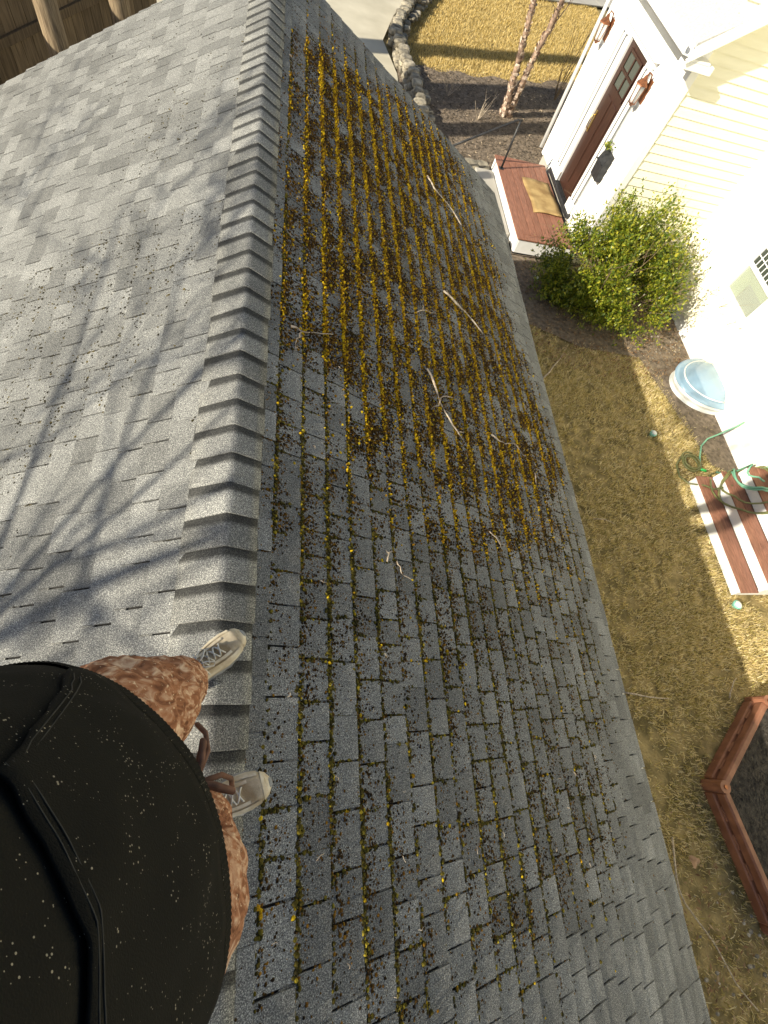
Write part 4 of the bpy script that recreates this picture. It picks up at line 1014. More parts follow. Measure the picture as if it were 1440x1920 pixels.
def birch():
    t = thing('birch_tree', (4.73, 12.4, 0), 'twin-stemmed river birch with peeling bark in the mulch bed', 'tree')
    rs = random.Random(4)
    stems = [[(4.70, 12.38, 0.0), (4.68, 12.38, 0.3), (4.60, 12.40, 0.9), (4.52, 12.42, 1.5), (4.44, 12.42, 2.2), (4.3, 12.5, 3.4), (4.2, 12.6, 5.0)],
             [(4.80, 12.42, 0.0), (4.83, 12.42, 0.3), (4.88, 12.42, 0.9), (4.95, 12.40, 1.5), (5.02, 12.40, 2.2), (5.2, 12.3, 3.4), (5.35, 12.2, 5.0)]]
    fl = MB()
    for s_ in stems:
        P = []; 
        for (a, b_) in zip(s_[:-1], s_[1:]):
            for k in range(4): P.append(Vector(a).lerp(Vector(b_), k / 4) + Vector((rs.gauss(0, 0.006), rs.gauss(0, 0.006), 0)))
        P.append(Vector(s_[-1])); N = len(P)
        rad = [0.105 - 0.03 * min(1, i / 5) - 0.045 * i / N + rs.uniform(-0.006, 0.006) for i in range(N)]
        st = MB().tube(P, rad, 12).build('trunk', 'birch_bark', t, smooth=True)
        for k in range(300):
            i = rs.randint(0, N - 2); f = rs.random(); c = P[i].lerp(P[i + 1], f); r = rad[i]; a = rs.uniform(0, 6.283); o_ = Vector((math.cos(a), math.sin(a), 0)); s = Vector((-math.sin(a), math.cos(a), 0))
            w_ = rs.uniform(0.015, 0.05); h = rs.uniform(0.02, 0.07); q = c + o_ * (r + 0.001)
            fl.add([q - s * w_, q + s * w_, q + s * w_ * 0.9 + Vector((0, 0, h)) + o_ * rs.uniform(0.008, 0.03), q - s * w_ * 0.8 + Vector((0, 0, h * 0.9)) + o_ * rs.uniform(0.004, 0.03)], [(0, 1, 2, 3)])
        for k in range(4):
            i = rs.randint(8, N - 1); b = MB(); a = rs.uniform(0, 6.283)
            limb(b, P[i], Vector((math.cos(a), math.sin(a), 0.5)), 0.014, rs.uniform(0.6, 1.5), 2, rs, (2, 3), 0.7, 0.003, 5); b.build('branch', 'birch_bark', t)
    fo = fl.build('peeling_bark', 'birch_flake', t); fo['kind'] = 'stuff'
birch()
def bare_tree(loc, h, r, seed, label, lean=(0, 0), depth=3, first=0.35, kids=(3, 5), n=8):
    rs = random.Random(seed); t = thing('bare_tree', loc, label, 'tree', 'bare trees left of the garage')
    P = []; rad = []
    for i in range(13):
        f = i / 12; P.append(Vector((loc[0] + lean[0] * f + rs.gauss(0, 0.03), loc[1] + lean[1] * f + rs.gauss(0, 0.03), h * f))); rad.append(r * (1.15 - 0.9 * f))
    MB().tube(P, rad, 10).build('trunk', 'grey_bark', t, smooth=True)
    b = MB()
    for k in range(n):
        i = rs.randint(int(12 * first), 12); a = rs.uniform(0, 6.283)
        limb(b, P[i], Vector((math.cos(a), math.sin(a), rs.uniform(0.2, 0.9))), rad[i] * 0.55, rs.uniform(0.22, 0.36) * h, depth, rs, kids, 0.7, 0.006, 6)
    b.build('crown', 'grey_bark', t)
# trunks whose long shadows cross the mulch bed and the front lawn
TA = math.tan(SUN_AZ)
for k, (y27, r, lab) in enumerate(((11.05, 0.13, 'bare tree standing nearest the garage in the row left of it'), (12.15, 0.17, 'second bare tree of the row left of the garage'), (12.62, 0.12, 'thin third bare tree of the row left of the garage'), (14.35, 0.16, 'farthest bare tree of the row left of the garage'))):
    x = -4.6 - 0.45 * k; bare_tree((x, y27 - (2.7 - x) * TA, 0), 15, r * 2.3, 40 + k, lab, depth=2, first=0.8, n=5)
bare_tree((-5.7, -1.9, 0), 6.6, 0.10, 61, 'slender bare tree left of the garage behind the person', lean=(0.5, 0.5), depth=4, first=0.55, kids=(3, 4), n=9)

def shrub():
    s_ = thing('shrub', (5.4, 6.5, 0), 'large glossy green shrub in front of the house corner', 'shrub')
    rs = random.Random(9)
    stem = MB(); tips = []
    for k in range(9):
        a = rs.uniform(0, 6.283); limb(stem, (5.45 + 0.15 * math.cos(a), 6.55 + 0.12 * math.sin(a), 0.0), Vector((math.cos(a) * 0.8, math.sin(a) * 0.6, 1.0)), 0.02, rs.uniform(0.8, 1.35), 2, rs, (3, 5), 0.65, 0.003, 5, 0.1, tips)
    stem.build('stem', 'twig_brown', s_)
    V = []; F = []
    lobes = [(4.6, 6.65, 0.45, 0.4, 0.45, 0.4), (5.25, 6.45, 0.75, 0.85, 0.72, 0.62), (4.75, 6.65, 0.5, 0.62, 0.6, 0.5), (5.85, 6.5, 0.7, 0.75, 0.6, 0.55), (5.55, 6.85, 1.1, 0.6, 0.5, 0.55), (6.2, 6.55, 0.75, 0.5, 0.45, 0.4), (5.2, 6.9, 1.15, 0.4, 0.4, 0.4), (5.5, 6.1, 0.45, 0.75, 0.45, 0.4), (4.55, 6.9, 0.75, 0.35, 0.35, 0.35)]
    cl = []
    while len(cl) < 2500:
        L = rs.choices(lobes, [.8, 1.5, .9, 1.2, 1, .6, .5, .8, .4])[0]; u = Vector((rs.gauss(0, 1), rs.gauss(0, 1), rs.gauss(0, 1))).normalized(); q = rs.random() ** 0.45
        c = Vector((L[0] + u.x * L[3] * q, L[1] + u.y * L[4] * q, L[2] + u.z * L[5] * q))
        if c.z < 0.06 or c.y > 7.5 or nz(c.x * 1.6 + c.z, c.y * 1.6 + c.z, 1.3, 3) < -0.22: continue
        c = c + u * 0.16 * max(0.0, rs.gauss(-0.3, 0.8))
        cl.append((c, u))
    for c, u in cl:
        # a shoot with leaves set along it
        d = (u + Vector((rs.gauss(0, .4), rs.gauss(0, .4), 0.5 + rs.gauss(0, .3)))).normalized(); L = rs.uniform(0.12, 0.30)
        for k in range(rs.randint(13, 20)):
            p = c + d * L * (k / 16 - 0.3) + Vector((rs.gauss(0, .03), rs.gauss(0, .03), rs.gauss(0, .03)))
            a = rs.uniform(0, 6.283); o_ = d.orthogonal().normalized(); q = o_ * math.cos(a) + d.cross(o_) * math.sin(a)
            ax = (q + d * rs.uniform(0.3, 1.0) + Vector((0, 0, 0.25))).normalized(); w_ = ax.cross(Vector((rs.gauss(0, .35), rs.gauss(0, .35), 1))).normalized(); nn = w_.cross(ax)
            ll = rs.uniform(0.034, 0.066); ww = ll * rs.uniform(0.22, 0.32)
            i = len(V)
            V += [p, p + ax * ll * .45 + w_ * ww + nn * ww * .35, p + ax * ll, p + ax * ll * .45 - w_ * ww + nn * ww * .35]
            F += [(i, i + 1, i + 2), (i, i + 2, i + 3)]
    npmesh('foliage', np.array(V), np.array(F), 'leaf_green', s_)
    # move the thing's parts nowhere: built in place
shrub()
def dry_stalks():
    rs = random.Random(21)
    for k, (x, y, lab) in enumerate(((4.0, 11.9, 'leafless stalky perennial left of the birch base'), (6.3, 13.7, 'leafless thin shrub right of the birch at the lawn edge'), (3.4, 12.6, 'small dry stalk clump near the stone wall'))):
        t = thing('dry_plant', (x, y, 0.03), lab, 'plant', 'leafless plants in the mulch bed'); 
        for j in range(7 if k != 1 else 6):
            b = MB(); a = rs.uniform(0, 6.283); limb(b, (x, y, 0.02), Vector((math.cos(a) * .6, math.sin(a) * .6, 1.0)), 0.006 if k != 1 else 0.012, 0.35 if k != 1 else 1.5, 1, rs, (1, 3), 0.6, 0.002, 4); b.build('stalk', 'twig_pale' if k != 1 else 'twig_brown', t)
dry_stalks()

# ------------------------------------------------------------------ sticks, stones, leaves on the lawn
def stick(pts, r, lab, mat='twig_pale', z=0.03):
    b = MB(); P = []
    for (p, q) in zip(pts[:-1], pts[1:]):
        for t in (0, 0.5): P.append((p[0] + (q[0] - p[0]) * t + random.gauss(0, 0.006), p[1] + (q[1] - p[1]) * t + random.gauss(0, 0.006), z + 0.015 * random.random()))
    P.append((pts[-1][0], pts[-1][1], z))
    b.tube(P, [r * (1.15 - 0.7 * i / len(P)) for i in range(len(P))], 6); tag(b.build('stick', mat, smooth=True), lab, 'stick', 'sticks on the lawn')
stick([(3.95, 4.75), (4.19, 5.02), (4.45, 5.33)], 0.012, 'pale stick on the lawn beside the eave near the shrub')
stick([(3.92, 0.23), (4.23, 0.17), (4.51, 0.14)], 0.010, 'straight pale stick pointing from the eave into the lawn')
stick([(4.04, -1.15), (3.96, -1.46), (3.98, -1.67), (4.19, -1.98), (4.3, -2.3), (4.46, -2.51)], 0.010, 'long thin bent stick running along the eave by the hexagonal bed', z=0.05)
stick([(4.16, 2.39), (4.33, 2.40), (4.47, 2.33)], 0.007, 'thin short stick on the lawn halfway along the eave')
stick([(5.36, 0.10), (5.42, 0.22), (5.56, 0.32)], 0.008, 'small pale stick beside the top corner of the hexagonal bed')
def flat_leaf():
    b = MB(); c = Vector((4.23, -1.37, 0.05)); pts = []
    for k in range(14):
        a = 2 * math.pi * k / 14; r = 0.055 * (1 + 0.25 * math.cos(3 * a)); pts.append(c + Vector((r * math.cos(a), r * math.sin(a) * 0.9, 0.012 * math.sin(2 * a))))
    b.add([c + Vector((0, 0, 0.012))] + pts, [(0, 1 + k, 1 + (k + 1) % 14) for k in range(14)]); b.tube([c, c + Vector((-0.06, 0.05, 0.0))], 0.003, 4)
    tag(b.build('fallen_leaf', 'leaf_dry'), 'single curled tan leaf on the grass left of the hexagonal bed', 'leaf')
flat_leaf()
def pebbles():
    b = MB(); rs = random.Random(8)
    for k in range(75):
        if k < 45: x = rs.uniform(3.95, 4.8); y = rs.uniform(-2.8, -1.6)
        else: x = rs.uniform(6.2, 6.9); y = rs.uniform(5.2, 6.6)
        r = rs.uniform(0.008, 0.028); rings = []
        for t, q in ((-0.4, 0.8), (0.2, 1.0), (0.7, 0.6)): rings.append([(x + r * q * (0.8 + .3 * rs.random()) * math.cos(a), y + r * q * 0.8 * (0.8 + .3 * rs.random()) * math.sin(a), 0.02 + r * t * 0.7) for a in np.linspace(0, 6.283, 8)[:-1]])
        b.loft(rings)
    tag(b.build('pebbles', 'pebble'), 'pale pebbles in the soil by the eave corner and the foundation', 'pebbles', kind='stuff')
pebbles()

# ------------------------------------------------------------------ the person on the ridge
def ell(c, z, a, b, th, n=40, p=1.0):
    ct, st = math.cos(th), math.sin(th); out = []
    for k in range(n):
        q = 2 * math.pi * k / n; f = math.copysign(abs(math.cos(q)) ** p, math.cos(q)) * a; l = math.copysign(abs(math.sin(q)) ** p, math.sin(q)) * b
        out.append(Vector((c[0] + f * ct - l * st, c[1] + f * st + l * ct, z)))
    return out
TH = R(33)
def torso_ring(z, off=0.0, n=48):
    # z relative to the lens; control rows: z, cx, cy, a, b
    T = [(-0.70, -0.195, -0.100, 0.138, 0.200), (-0.64, -0.193, -0.100, 0.142, 0.206), (-0.60, -0.196, -0.102, 0.140, 0.203), (-0.50, -0.212, -0.112, 0.141, 0.194), (-0.38, -0.235, -0.126, 0.136, 0.184), (-0.25, -0.255, -0.138, 0.13, 0.180), (-0.12, -0.272, -0.148, 0.115, 0.18), (-0.03, -0.280, -0.15, 0.10, 0.17), (0.01, -0.285, -0.15, 0.075, 0.11)]
    zs = [t[0] for t in T]; v = [np.interp(z, zs, [t[i] for t in T]) for i in range(1, 5)]
    R_ = ell((v[0], v[1]), CAMZ + z, v[2] + off, v[3] + off, TH, n)
    out = []
    for k, p in enumerate(R_):
        q = 2 * math.pi * k / n; cq, sq = math.cos(q), math.sin(q)
        crease = 1 - 2.2 * abs(mnoise.noise(Vector((cq * 1.3 + 4, sq * 1.3 + z * 2.5, z * 5.5))))
        fo = 0.006 * crease + 0.008 * mnoise.noise(Vector((cq * 1.7, sq * 1.7, z * 4))) + 0.003 * mnoise.noise(Vector((cq * 5 + z * 9, sq * 5, z * 14)))
        d = Vector((p.x - v[0], p.y - v[1], 0)).normalized(); out.append(p + d * fo * min(1, max(0.25, (z + 0.66) / 0.12)))
    return out
def person():
    FZ = 1.5
    Z = lambda z: CAMZ + z
    # the body: capsules along the bones fused into one skin
    b = MB()
    def cap(p, q, r0, r1, n=12):
        p = Vector(p); q = Vector(q); d = (q - p); P = [p - d.normalized() * r0 * 0.7] + [p.lerp(q, t) for t in (0, .25, .5, .75, 1)] + [q + d.normalized() * r1 * 0.7]
        rr = [r0 * 0.55] + [r0 + (r1 - r0) * t for t in (0, .25, .5, .75, 1)] + [r1 * 0.55]; b.tube(P, rr, n)
    hipL, kneeL, ankL = (-0.25, -0.015, Z(-0.68)), (-0.208, 0.080, Z(-1.05)), (-0.216, 0.158, Z(-1.42))
    hipR, kneeR, ankR = (-0.150, -0.185, Z(-0.68)), (-0.105, -0.205, Z(-1.02)), (-0.155, -0.150, Z(-1.42))
    for h, k, a in ((hipL, kneeL, ankL), (hipR, kneeR, ankR)):
        cap(h, k, 0.068, 0.05); cap(k, a, 0.048, 0.034)
    for z0, z1, r0, r1 in ((-0.70, -0.45, 0.115, 0.11), (-0.45, -0.18, 0.11, 0.12)):
        for l in (-0.06, 0.06): c0, c1 = np.interp([z0, z1], [-0.7, -0.1], [-0.21, -0.275]), np.interp([z0, z1], [-0.7, -0.1], [-0.11, -0.15]); cap((c0[0] - l * math.sin(TH), c1[0] + l * math.cos(TH), Z(z0)), (c0[1] - l * math.sin(TH), c1[1] + l * math.cos(TH), Z(z1)), r0 * .68, r1 * .66)
    cap((-0.28, -0.15, Z(-0.1)), (-0.265, -0.14, Z(0.05)), 0.06, 0.052)
    LV = Vector((-math.sin(TH), math.cos(TH), 0)); FV = Vector((math.cos(TH), math.sin(TH), 0))
    ch = Vector((-0.265, -0.14, Z(0.15)))
    shL = Vector((-0.28, -0.15, Z(-0.085))) + LV * 0.165; shR = Vector((-0.28, -0.15, Z(-0.085))) - LV * 0.165
    elL = shL + LV * 0.06 - FV * 0.03 + Vector((0, 0, -0.24)); elR = shR - LV * 0.06 - FV * 0.03 + Vector((0, 0, -0.24))
    ph = Vector((0, 0, CAMZ)) - FWD * 0.012
    wrL = ph - RIGHT * 0.035 - DOWN * 0.125 - FWD * 0.05; wrR = ph - RIGHT * 0.035 + DOWN * 0.125 - FWD * 0.05
    # keep the forearms behind the lens plane
    for s, e, w_ in ((shL, elL, wrL), (shR, elR, wrR)):
        cap(s, e, 0.048, 0.038); cap(e, w_, 0.037, 0.026)
    cap(shL, shR, 0.06, 0.06)
    # palms and fingers closing on the phone's two short edges
    for sg, w_ in ((-1, wrL), (1, wrR)):
        edge = ph + DOWN * sg * 0.072
        palm = edge + DOWN * sg * 0.018 - RIGHT * 0.01 - FWD * 0.02
        cap(w_, palm, 0.026, 0.026, 10)
        for k in range(4):
            rt = palm + RIGHT * (0.022 - 0.017 * k); L = (0.9, 1.0, 0.95, 0.75)[k]
            m1 = rt + DOWN * sg * 0.004 + FWD * 0.018 * L; m2 = edge + RIGHT * (0.022 - 0.017 * k) + FWD * 0.012 - DOWN * sg * 0.012 * L
            cap(rt, m1, 0.0095, 0.009, 7); cap(m1, m2, 0.009, 0.008, 7)
        tb = palm - RIGHT * 0.012 - FWD * 0.012; t1 = edge - RIGHT * 0.03 - FWD * 0.022; t2 = edge - DOWN * sg * 0.03 - RIGHT * 0.02 - FWD * 0.016
        cap(tb, t1, 0.012, 0.0105, 8); cap(t1, t2, 0.0105, 0.009, 8)
    # head
    HM = Matrix.Translation(ch) @ Matrix.Rotation(TH - R(18), 4, 'Z') @ Matrix.Rotation(R(32), 4, 'Y')
    rings = []
    for z, a, bb, sh in ((-0.125, 0.03, 0.03, 0.045), (-0.115, 0.05, 0.045, 0.035), (-0.09, 0.072, 0.056, 0.018), (-0.05, 0.086, 0.066, 0.006), (0.0, 0.094, 0.073, 0), (0.05, 0.094, 0.075, -0.004), (0.085, 0.082, 0.066, -0.006), (0.11, 0.055, 0.045, -0.008), (0.122, 0.015, 0.012, -0.01)):
        rings.append([HM @ Vector((sh + a * math.cos(q), bb * math.sin(q), z)) for q in np.linspace(0, 2 * math.pi, 19)[:-1]])
    b.loft(rings)
    nose = [HM @ Vector(p) for p in ((0.088, 0, 0.015), (0.104, 0, -0.02), (0.112, 0, -0.035), (0.094, 0, -0.042))]
    b.tube(nose, [0.008, 0.011, 0.013, 0.010], 8)
    for s in (-1, 1):
        b.tube([HM @ Vector((-0.005, s * 0.070, 0.022)), HM @ Vector((-0.012, s * 0.084, 0.015)), HM @ Vector((-0.010, s * 0.083, -0.012)), HM @ Vector((0.0, s * 0.070, -0.028))], [0.009, 0.013, 0.011, 0.008], 8)
        b.tube([HM @ Vector((0.082, s * 0.018, -0.062)), HM @ Vector((0.092, 0, -0.061))], [0.007, 0.009], 6)
    raw = b.build('person_raw', 'skin')
    md = raw.modifiers.new('fuse', 'REMESH'); md.mode = 'VOXEL'; md.voxel_size = 0.0075
    m2 = raw.modifiers.new('soft', 'SMOOTH'); m2.factor = 0.5; m2.iterations = 3
    dg = bpy.context.evaluated_depsgraph_get(); me = bpy.data.meshes.new_from_object(raw.evaluated_get(dg)); me.name = 'person'
    if not me.materials: me.materials.append(MATS['skin'])
    bpy.data.objects.remove(raw)
    P = link('person', me, None, None, True)
    tag(P, 'person in dark hoodie and rust trousers standing on the ridge holding a phone', 'person')
    for s in (-1, 1):
        MB().lathe(tuple(HM @ Vector((0.083, s * 0.031, 0.004))), [(0.004, -0.011), (0.010, -0.006), (0.012, 0), (0.010, 0.006), (0.004, 0.011)], 10).build('eye', 'white_paint', P, smooth=True)
    hr = MB(); rings = []
    for z, a, bb, sh in ((0.0, 0.098, 0.081, -0.022), (0.04, 0.102, 0.083, -0.016), (0.075, 0.096, 0.078, -0.012), (0.105, 0.072, 0.06, -0.01), (0.128, 0.03, 0.028, -0.01)):
        rings.append([HM @ Vector((sh + a * math.cos(q), bb * math.sin(q), z)) for q in np.linspace(0, 2 * math.pi, 19)[:-1]])
    hr.loft(rings); hr.build('hair', 'hair', P, smooth=True)
    # hoodie: torso with soft folds, ribbed hem, sleeves, hood, pouch pocket
    zs = list(np.linspace(-0.60, 0.01, 44)); rings = []
    for z in zs:
        r_ = torso_ring(z, 0.0, 96); c = sum(r_, Vector()) / len(r_); rr = []
        for k, p in enumerate(r_):
            q = 2 * math.pi * k / 96
            fo = 0.0
            rr.append(p + (p - c).normalized() * fo)
        rings.append(rr)
    hd = MB(); hd.loft(rings, cap=False)
    for s, e, w_ in ((shL, elL, wrL), (shR, elR, wrR)):
        Pth = [s + (s - e).normalized() * -0.0, s.lerp(e, .3), s.lerp(e, .65), e, e.lerp(w_, .12), e.lerp(w_, .45), e.lerp(w_, .8), e.lerp(w_, .9)]
        hd.tube(Pth, [0.085, 0.075, 0.066, 0.06, 0.058, 0.052, 0.046, 0.04], 16)
    hood = []
    for t in np.linspace(0, 1, 9):
        a = math.pi * (0.15 + 1.7 * t); hood.append(Vector((-0.29, -0.152, Z(0.0))) - FV * (0.11 * (1 - math.cos(a)) / 2 - 0.02) + LV * 0.11 * math.sin(a) + Vector((0, 0, 0.0)))
    hd.tube(hood, [0.03, 0.045, 0.055, 0.06, 0.062, 0.06, 0.055, 0.045, 0.03], 12)
    H = hd.build('hoodie', 'hoodie_knit', P, smooth=True, label='near-black hoodie flecked with pale lint')
    # rib-knit hem band
    rb = MB(); N = 440; rr = []
    for z, o_ in ((-0.60, 0.002), (-0.605, 0.004), (-0.635, 0.003), (-0.652, 0.001), (-0.656, -0.004), (-0.64, -0.010)):
        base = torso_ring(z, o_, N); c = sum(base, Vector()) / N
        rr.append([p + (p - c).normalized() * (0.0009 * (k % 2)) for k, p in enumerate(base)])
    rb.loft(rr, cap=False); rb.build('hem', 'hoodie_knit', H)
    # pouch pocket: a second layer over the belly with slanted hand openings
    RC = {}
    def surf(q, z, off):
        off = round(off, 4)
        key = (round(z, 5), round(off, 4)); r_ = RC.get(key) or RC.setdefault(key, torso_ring(z, off, 360)); return r_[int(round(math.degrees(q))) % 360]
    pk = MB(); U = 60; Vn = 14; vs = []
    for j in range(Vn + 1):
        v = j / Vn
        for i in range(U + 1):
            u = i / U * 2 - 1
            # half-angle narrows towards the top: the slanted openings
            ha = R(60) - R(28) * max(0.0, (v - 0.18) / 0.82) ** 0.9
            q = R(-14) + u * ha; z = -0.595 + v * 0.225
            edge = max(abs(u) ** 6 * (1 if v > 0.15 else 0), v ** 8)
            vs.append(surf(q, z, 0.0035 + 0.0005 * edge + 0.002 * math.sin(v * math.pi) * (1 - abs(u)) + 0.003 * mnoise.noise(Vector((u * 4, v * 3, 2)))))
    pk.add(vs, [(j * (U + 1) + i, j * (U + 1) + i + 1, (j + 1) * (U + 1) + i + 1, (j + 1) * (U + 1) + i) for j in range(Vn) for i in range(U)])
    pko = pk.build('pocket', 'hoodie_knit', H, smooth=True)
    st = MB()
    for dv in (0.035, 0.06):
        pts = []
        for i in range(U + 1):
            u = i / U * 2 - 1; v = 1 - dv; ha = R(60) - R(28) * ((v - 0.18) / 0.82) ** 0.9
            pts.append(surf(R(-14) + u * ha * 0.985, -0.595 + v * 0.225, 0.0068))
        st.tube(pts, 0.0006, 5)
        pts = []
        for j in range(3, Vn + 1):
            v = j / Vn * (1 - dv); ha = R(60) - R(28) * max(0.0, (v - 0.18) / 0.82) ** 0.9
            pts.append(surf(R(-14) + ha * (1 - dv * 1.4), -0.595 + v * 0.225, 0.0068))
        st.tube(pts, 0.0006, 5)
    st.build('stitching', 'thread', H, smooth=True)
    sd = pko.modifiers.new('thick', 'SOLIDIFY'); sd.thickness = 0.0025; sd.offset = 1
    # trousers
    tr = MB()
    def leg(path, seed):
        rings = []; N = 48
        for k, (c, r, e) in enumerate(path):
            ring = []
            for j in range(N):
                q = 2 * math.pi * j / N
                fo = 1 + 0.9 * e * mnoise.noise(Vector((math.cos(q) * 1.1 + seed, math.sin(q) * 1.1, c[2] * 14 + math.sin(q) * 0.8))) + 0.9 * e * (1 - 2 * abs(mnoise.noise(Vector((math.cos(q) * 1.8 + seed, math.sin(q) * 1.8, c[2] * 26 + math.cos(q + seed) * 1.6)))))
                ring.append((c[0] + r * fo * math.cos(q), c[1] + r * fo * math.sin(q), c[2]))
            rings.append(ring)
        tr.loft(rings, cap=False)
    def path(h, k, a, rs_):
        out = []; 
        for t in np.linspace(0, 1, 72):
            if t < 0.5: c = Vector(h).lerp(Vector(k), t * 2)
            else: c = Vector(k).lerp(Vector(a), (t - .5) * 2)
            r = np.interp(t, [0, .25, .5, .75, .93, 1.0], rs_); out.append(((c.x, c.y, c.z), r * 0.95, 0.13))
        return out
    leg(path((-0.245, -0.025, Z(-0.63)), kneeL, (ankL[0], ankL[1], Z(-1.425)), [0.100, 0.100, 0.082, 0.070, 0.064, 0.050]), 1.0)
    leg(path((-0.140, -0.175, Z(-0.63)), kneeR, (ankR[0] + 0.01, ankR[1], Z(-1.425)), [0.100, 0.100, 0.084, 0.070, 0.062, 0.048]), 5.0)
    rings = []
    for z, a, bb in ((-0.60, 0.12, 0.18), (-0.65, 0.134, 0.196), (-0.72, 0.132, 0.202), (-0.78, 0.11, 0.19), (-0.82, 0.08, 0.15)):
        rings.append(ell((-0.193, -0.10), Z(z), a, bb, TH, 48))
    tr.loft(rings, cap=False)
    T = tr.build('trousers', 'trouser_cloth', P, smooth=True, label='rust brown trousers with bleached streaks')
    # waist cord hanging in a bow at the front
    f0 = Vector((-0.193, -0.10, 0)) + FV * 0.128 + LV * -0.012
    cd = MB()
    bow = lambda pts, r=0.0045: cd.tube([f0 + FV * a * 0.9 + LV * l * 0.75 + Vector((0, 0, Z(-0.665 + (z + 0.665) * 0.6))) for a, l, z in pts], r * 0.85, 8)
    bow([(0.0, 0.0, -0.665), (0.02, 0.02, -0.67), (0.032, 0.045, -0.70), (0.030, 0.050, -0.735), (0.018, 0.032, -0.73), (0.006, 0.006, -0.69)])
    bow([(0.0, 0.0, -0.665), (0.02, -0.02, -0.67), (0.034, -0.045, -0.70), (0.032, -0.048, -0.735), (0.018, -0.03, -0.73), (0.006, -0.004, -0.69)])
    bow([(0.006, 0.004, -0.685), (0.03, 0.03, -0.72), (0.035, 0.06, -0.78), (0.028, 0.085, -0.83)], 0.004)
    bow([(0.006, -0.004, -0.685), (0.03, -0.015, -0.73), (0.034, -0.03, -0.80), (0.026, -0.045, -0.86)], 0.004)
    cd.build('drawstring', 'cord', T, smooth=True)
    # fly seam
    sm = MB(); sm.tube([f0 + FV * (0.0 - 0.0) + LV * l + Vector((0, 0, Z(z))) for l, z in ((-0.035, -0.66), (-0.04, -0.70), (-0.045, -0.74))], 0.003, 6); sm.build('seam', 'cord', T, smooth=True)
    # shoes
    def shoe(toe, ang, name):
        sh = thing_child('shoe', P)
        M = Matrix.Translation((toe[0], toe[1], Z(-1.5) + 0.021)) @ Matrix.Rotation(ang, 4, 'Z') @ Matrix.Scale(0.87, 4)
        Lh = 0.285
        def outline(off, n=56):
            o_ = []
            for k in range(n):
                a = 2 * math.pi * k / n
                # x from 0 (toe) back to -Lh (heel)
                x = -Lh / 2 + (Lh / 2 + off) * math.cos(a); tt = -x / Lh
                hw = np.interp(tt, [-0.05, 0.0, 0.08, 0.2, 0.34, 0.55, 0.8, 0.93, 1.05], [0.0, 0.018, 0.038, 0.049, 0.0505, 0.040, 0.036, 0.030, 0.006]) + off
                o_.append((x, math.copysign(hw * min(1, abs(math.sin(a)) ** 0.35), math.sin(a)) if abs(math.sin(a)) > 1e-6 else 0.0))
            return o_
        s_ = MB(); rings = []
        for z, off, lug in ((0.0, 0.000, 1), (0.004, 0.004, 1), (0.014, 0.005, 1), (0.016, 0.003, 0), (0.030, 0.002, 0), (0.036, -0.004, 0)):
            rings.append([M @ Vector((x * (1.0 + (0.012 if lug and k % 2 else 0)), y * (1.0 + (0.05 if lug and k % 2 else 0)), z + (0.010 * max(0, (x + 0.06) / 0.06) ** 2 if x > -0.06 else 0))) for k, (x, y) in enumerate(outline(off))])
        s_.loft(rings); s_.build('sole', 'shoe_sole', sh)
        u_ = MB(); n = 24; rings = []
        ST = [(-0.004, 0.014, 0.030, 0.040), (-0.014, 0.030, 0.030, 0.056), (-0.035, 0.042, 0.030, 0.066), (-0.065, 0.0485, 0.030, 0.071), (-0.095, 0.0495, 0.030, 0.080), (-0.125, 0.045, 0.030, 0.092), (-0.155, 0.040, 0.030, 0.104), (-0.180, 0.037, 0.030, 0.112), (-0.215, 0.035, 0.030, 0.112), (-0.25, 0.033, 0.030, 0.112), (-0.275, 0.026, 0.030, 0.11), (-0.284, 0.012, 0.030, 0.10)]
        def sec(x, hw, z0, z1, off=0.0, a0=0.0, a1=math.pi, n=24):
            return [M @ Vector((x, -(hw + off) * math.copysign(abs(math.cos(a)) ** 0.75, math.cos(a)), z0 + (z1 - z0 + off) * math.sin(a) ** 0.8)) for a in np.linspace(a0, a1, n)]
        for st in ST: rings.append(sec(*st))
        u_.loft(rings, cap=True, closed=True); u_.build('upper', 'shoe_upper', sh, smooth=True)
        ov = MB()   # toe bumper and side overlays
        ov.loft([sec(x, hw, z0, z1, 0.002) for x, hw, z0, z1 in ((-0.001, 0.012, 0.030, 0.036), (-0.012, 0.029, 0.03, 0.052), (-0.026, 0.038, 0.03, 0.061))], cap=False, closed=False)
        for a0, a1 in ((0.0, 0.85), (math.pi - 0.85, math.pi)):
            ov.loft([sec(x, hw, z0, z1, 0.0022, a0, a1, 9) for x, hw, z0, z1 in ST[2:10]], cap=False, closed=False)
        for a0, a1 in ((1.02, 1.22), (math.pi - 1.22, math.pi - 1.02)):
            ov.loft([sec(x, hw, z0, z1, 0.003, a0, a1, 5) for x, hw, z0, z1 in ST[3:9]], cap=False, closed=False)
        ov.build('overlay', 'shoe_overlay', sh, smooth=True)
        lc = MB()
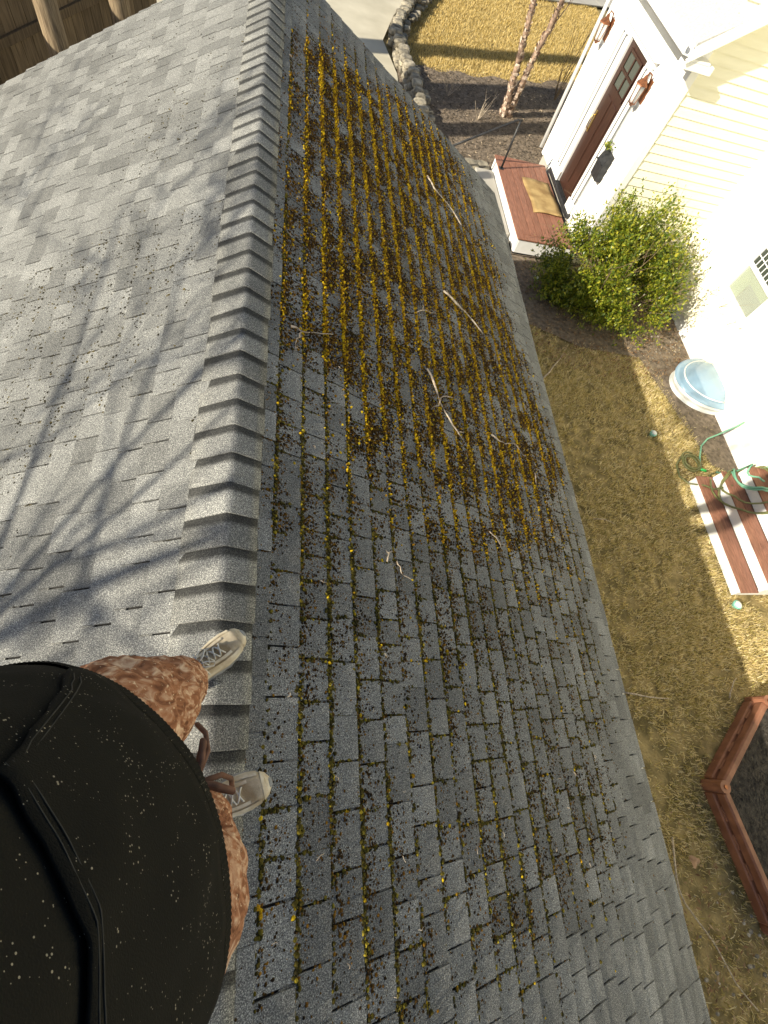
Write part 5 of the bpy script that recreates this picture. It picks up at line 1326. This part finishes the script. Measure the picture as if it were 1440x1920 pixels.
        for k in range(5):
            x = -0.082 - k * 0.020; zt = np.interp(-x, [0.065, 0.095, 0.125, 0.155, 0.18], [0.071, 0.080, 0.092, 0.104, 0.112]) + 0.006
            w_ = 0.019
            lc.tube([M @ Vector(p) for p in ((x, -w_, zt - 0.008), (x - 0.006, -w_ * 0.4, zt + 0.001), (x - 0.012, w_ * 0.5, zt + 0.003), (x - 0.018, w_, zt - 0.005))], 0.0022, 6)
            lc.tube([M @ Vector(p) for p in ((x, w_, zt - 0.008), (x - 0.006, w_ * 0.4, zt + 0.003), (x - 0.012, -w_ * 0.5, zt + 0.005), (x - 0.018, -w_, zt - 0.005))], 0.0022, 6)
        x = -0.168; zt = 0.121
        for s in (-1, 1):
            lc.tube([M @ Vector(p) for p in ((x, 0, zt), (x + 0.012, s * 0.02, zt + 0.006), (x + 0.035, s * 0.034, zt - 0.008), (x + 0.045, s * 0.026, zt - 0.016), (x + 0.028, s * 0.010, zt - 0.004), (x, 0, zt))], 0.0021, 6)
            lc.tube([M @ Vector(p) for p in ((x, 0, zt), (x + 0.01, s * 0.028, zt - 0.006), (x + 0.012, s * 0.044, zt - 0.028))], 0.002, 6)
        lc.build('lace', 'lace', sh, smooth=True)
        an = MB(); an.loft([[M @ Vector((-0.215 + dx + r * 1.15 * math.cos(a), r * math.sin(a), z)) for a in np.linspace(0, 6.283, 21)[:-1]] for z, r, dx in ((0.09, 0.036, 0), (0.118, 0.0375, 0), (0.125, 0.036, 0), (0.15, 0.034, 0.002))], cap=False); an.build('collar', 'sock', sh, smooth=True)
    def thing_child(nm, par):
        o = bpy.data.objects.new(nm, None); col.objects.link(o); o.parent = par; o.empty_display_size = 0.05; return o
    shoe((-0.072, 0.288), R(42), 'l')
    shoe((0.020, -0.098), R(16), 'r')
    ph_ = thing('phone', tuple(ph), 'black phone held in both hands before the chest', 'phone')
    PM = Matrix((( RIGHT.x, DOWN.x, FWD.x, ph.x), (RIGHT.y, DOWN.y, FWD.y, ph.y), (RIGHT.z, DOWN.z, FWD.z, ph.z), (0, 0, 0, 1)))
    PM = PM @ Matrix.Translation((-0.022, 0.0, 0.0))
    MB().box(-0.036, 0.036, -0.074, 0.074, -0.004, 0.004, PM, bev=0.003).build('case', 'phone_black', ph_)
    MB().box(-0.033, 0.033, -0.070, 0.070, -0.0055, -0.0042, PM).build('screen', 'pane_dark', ph_)
person()
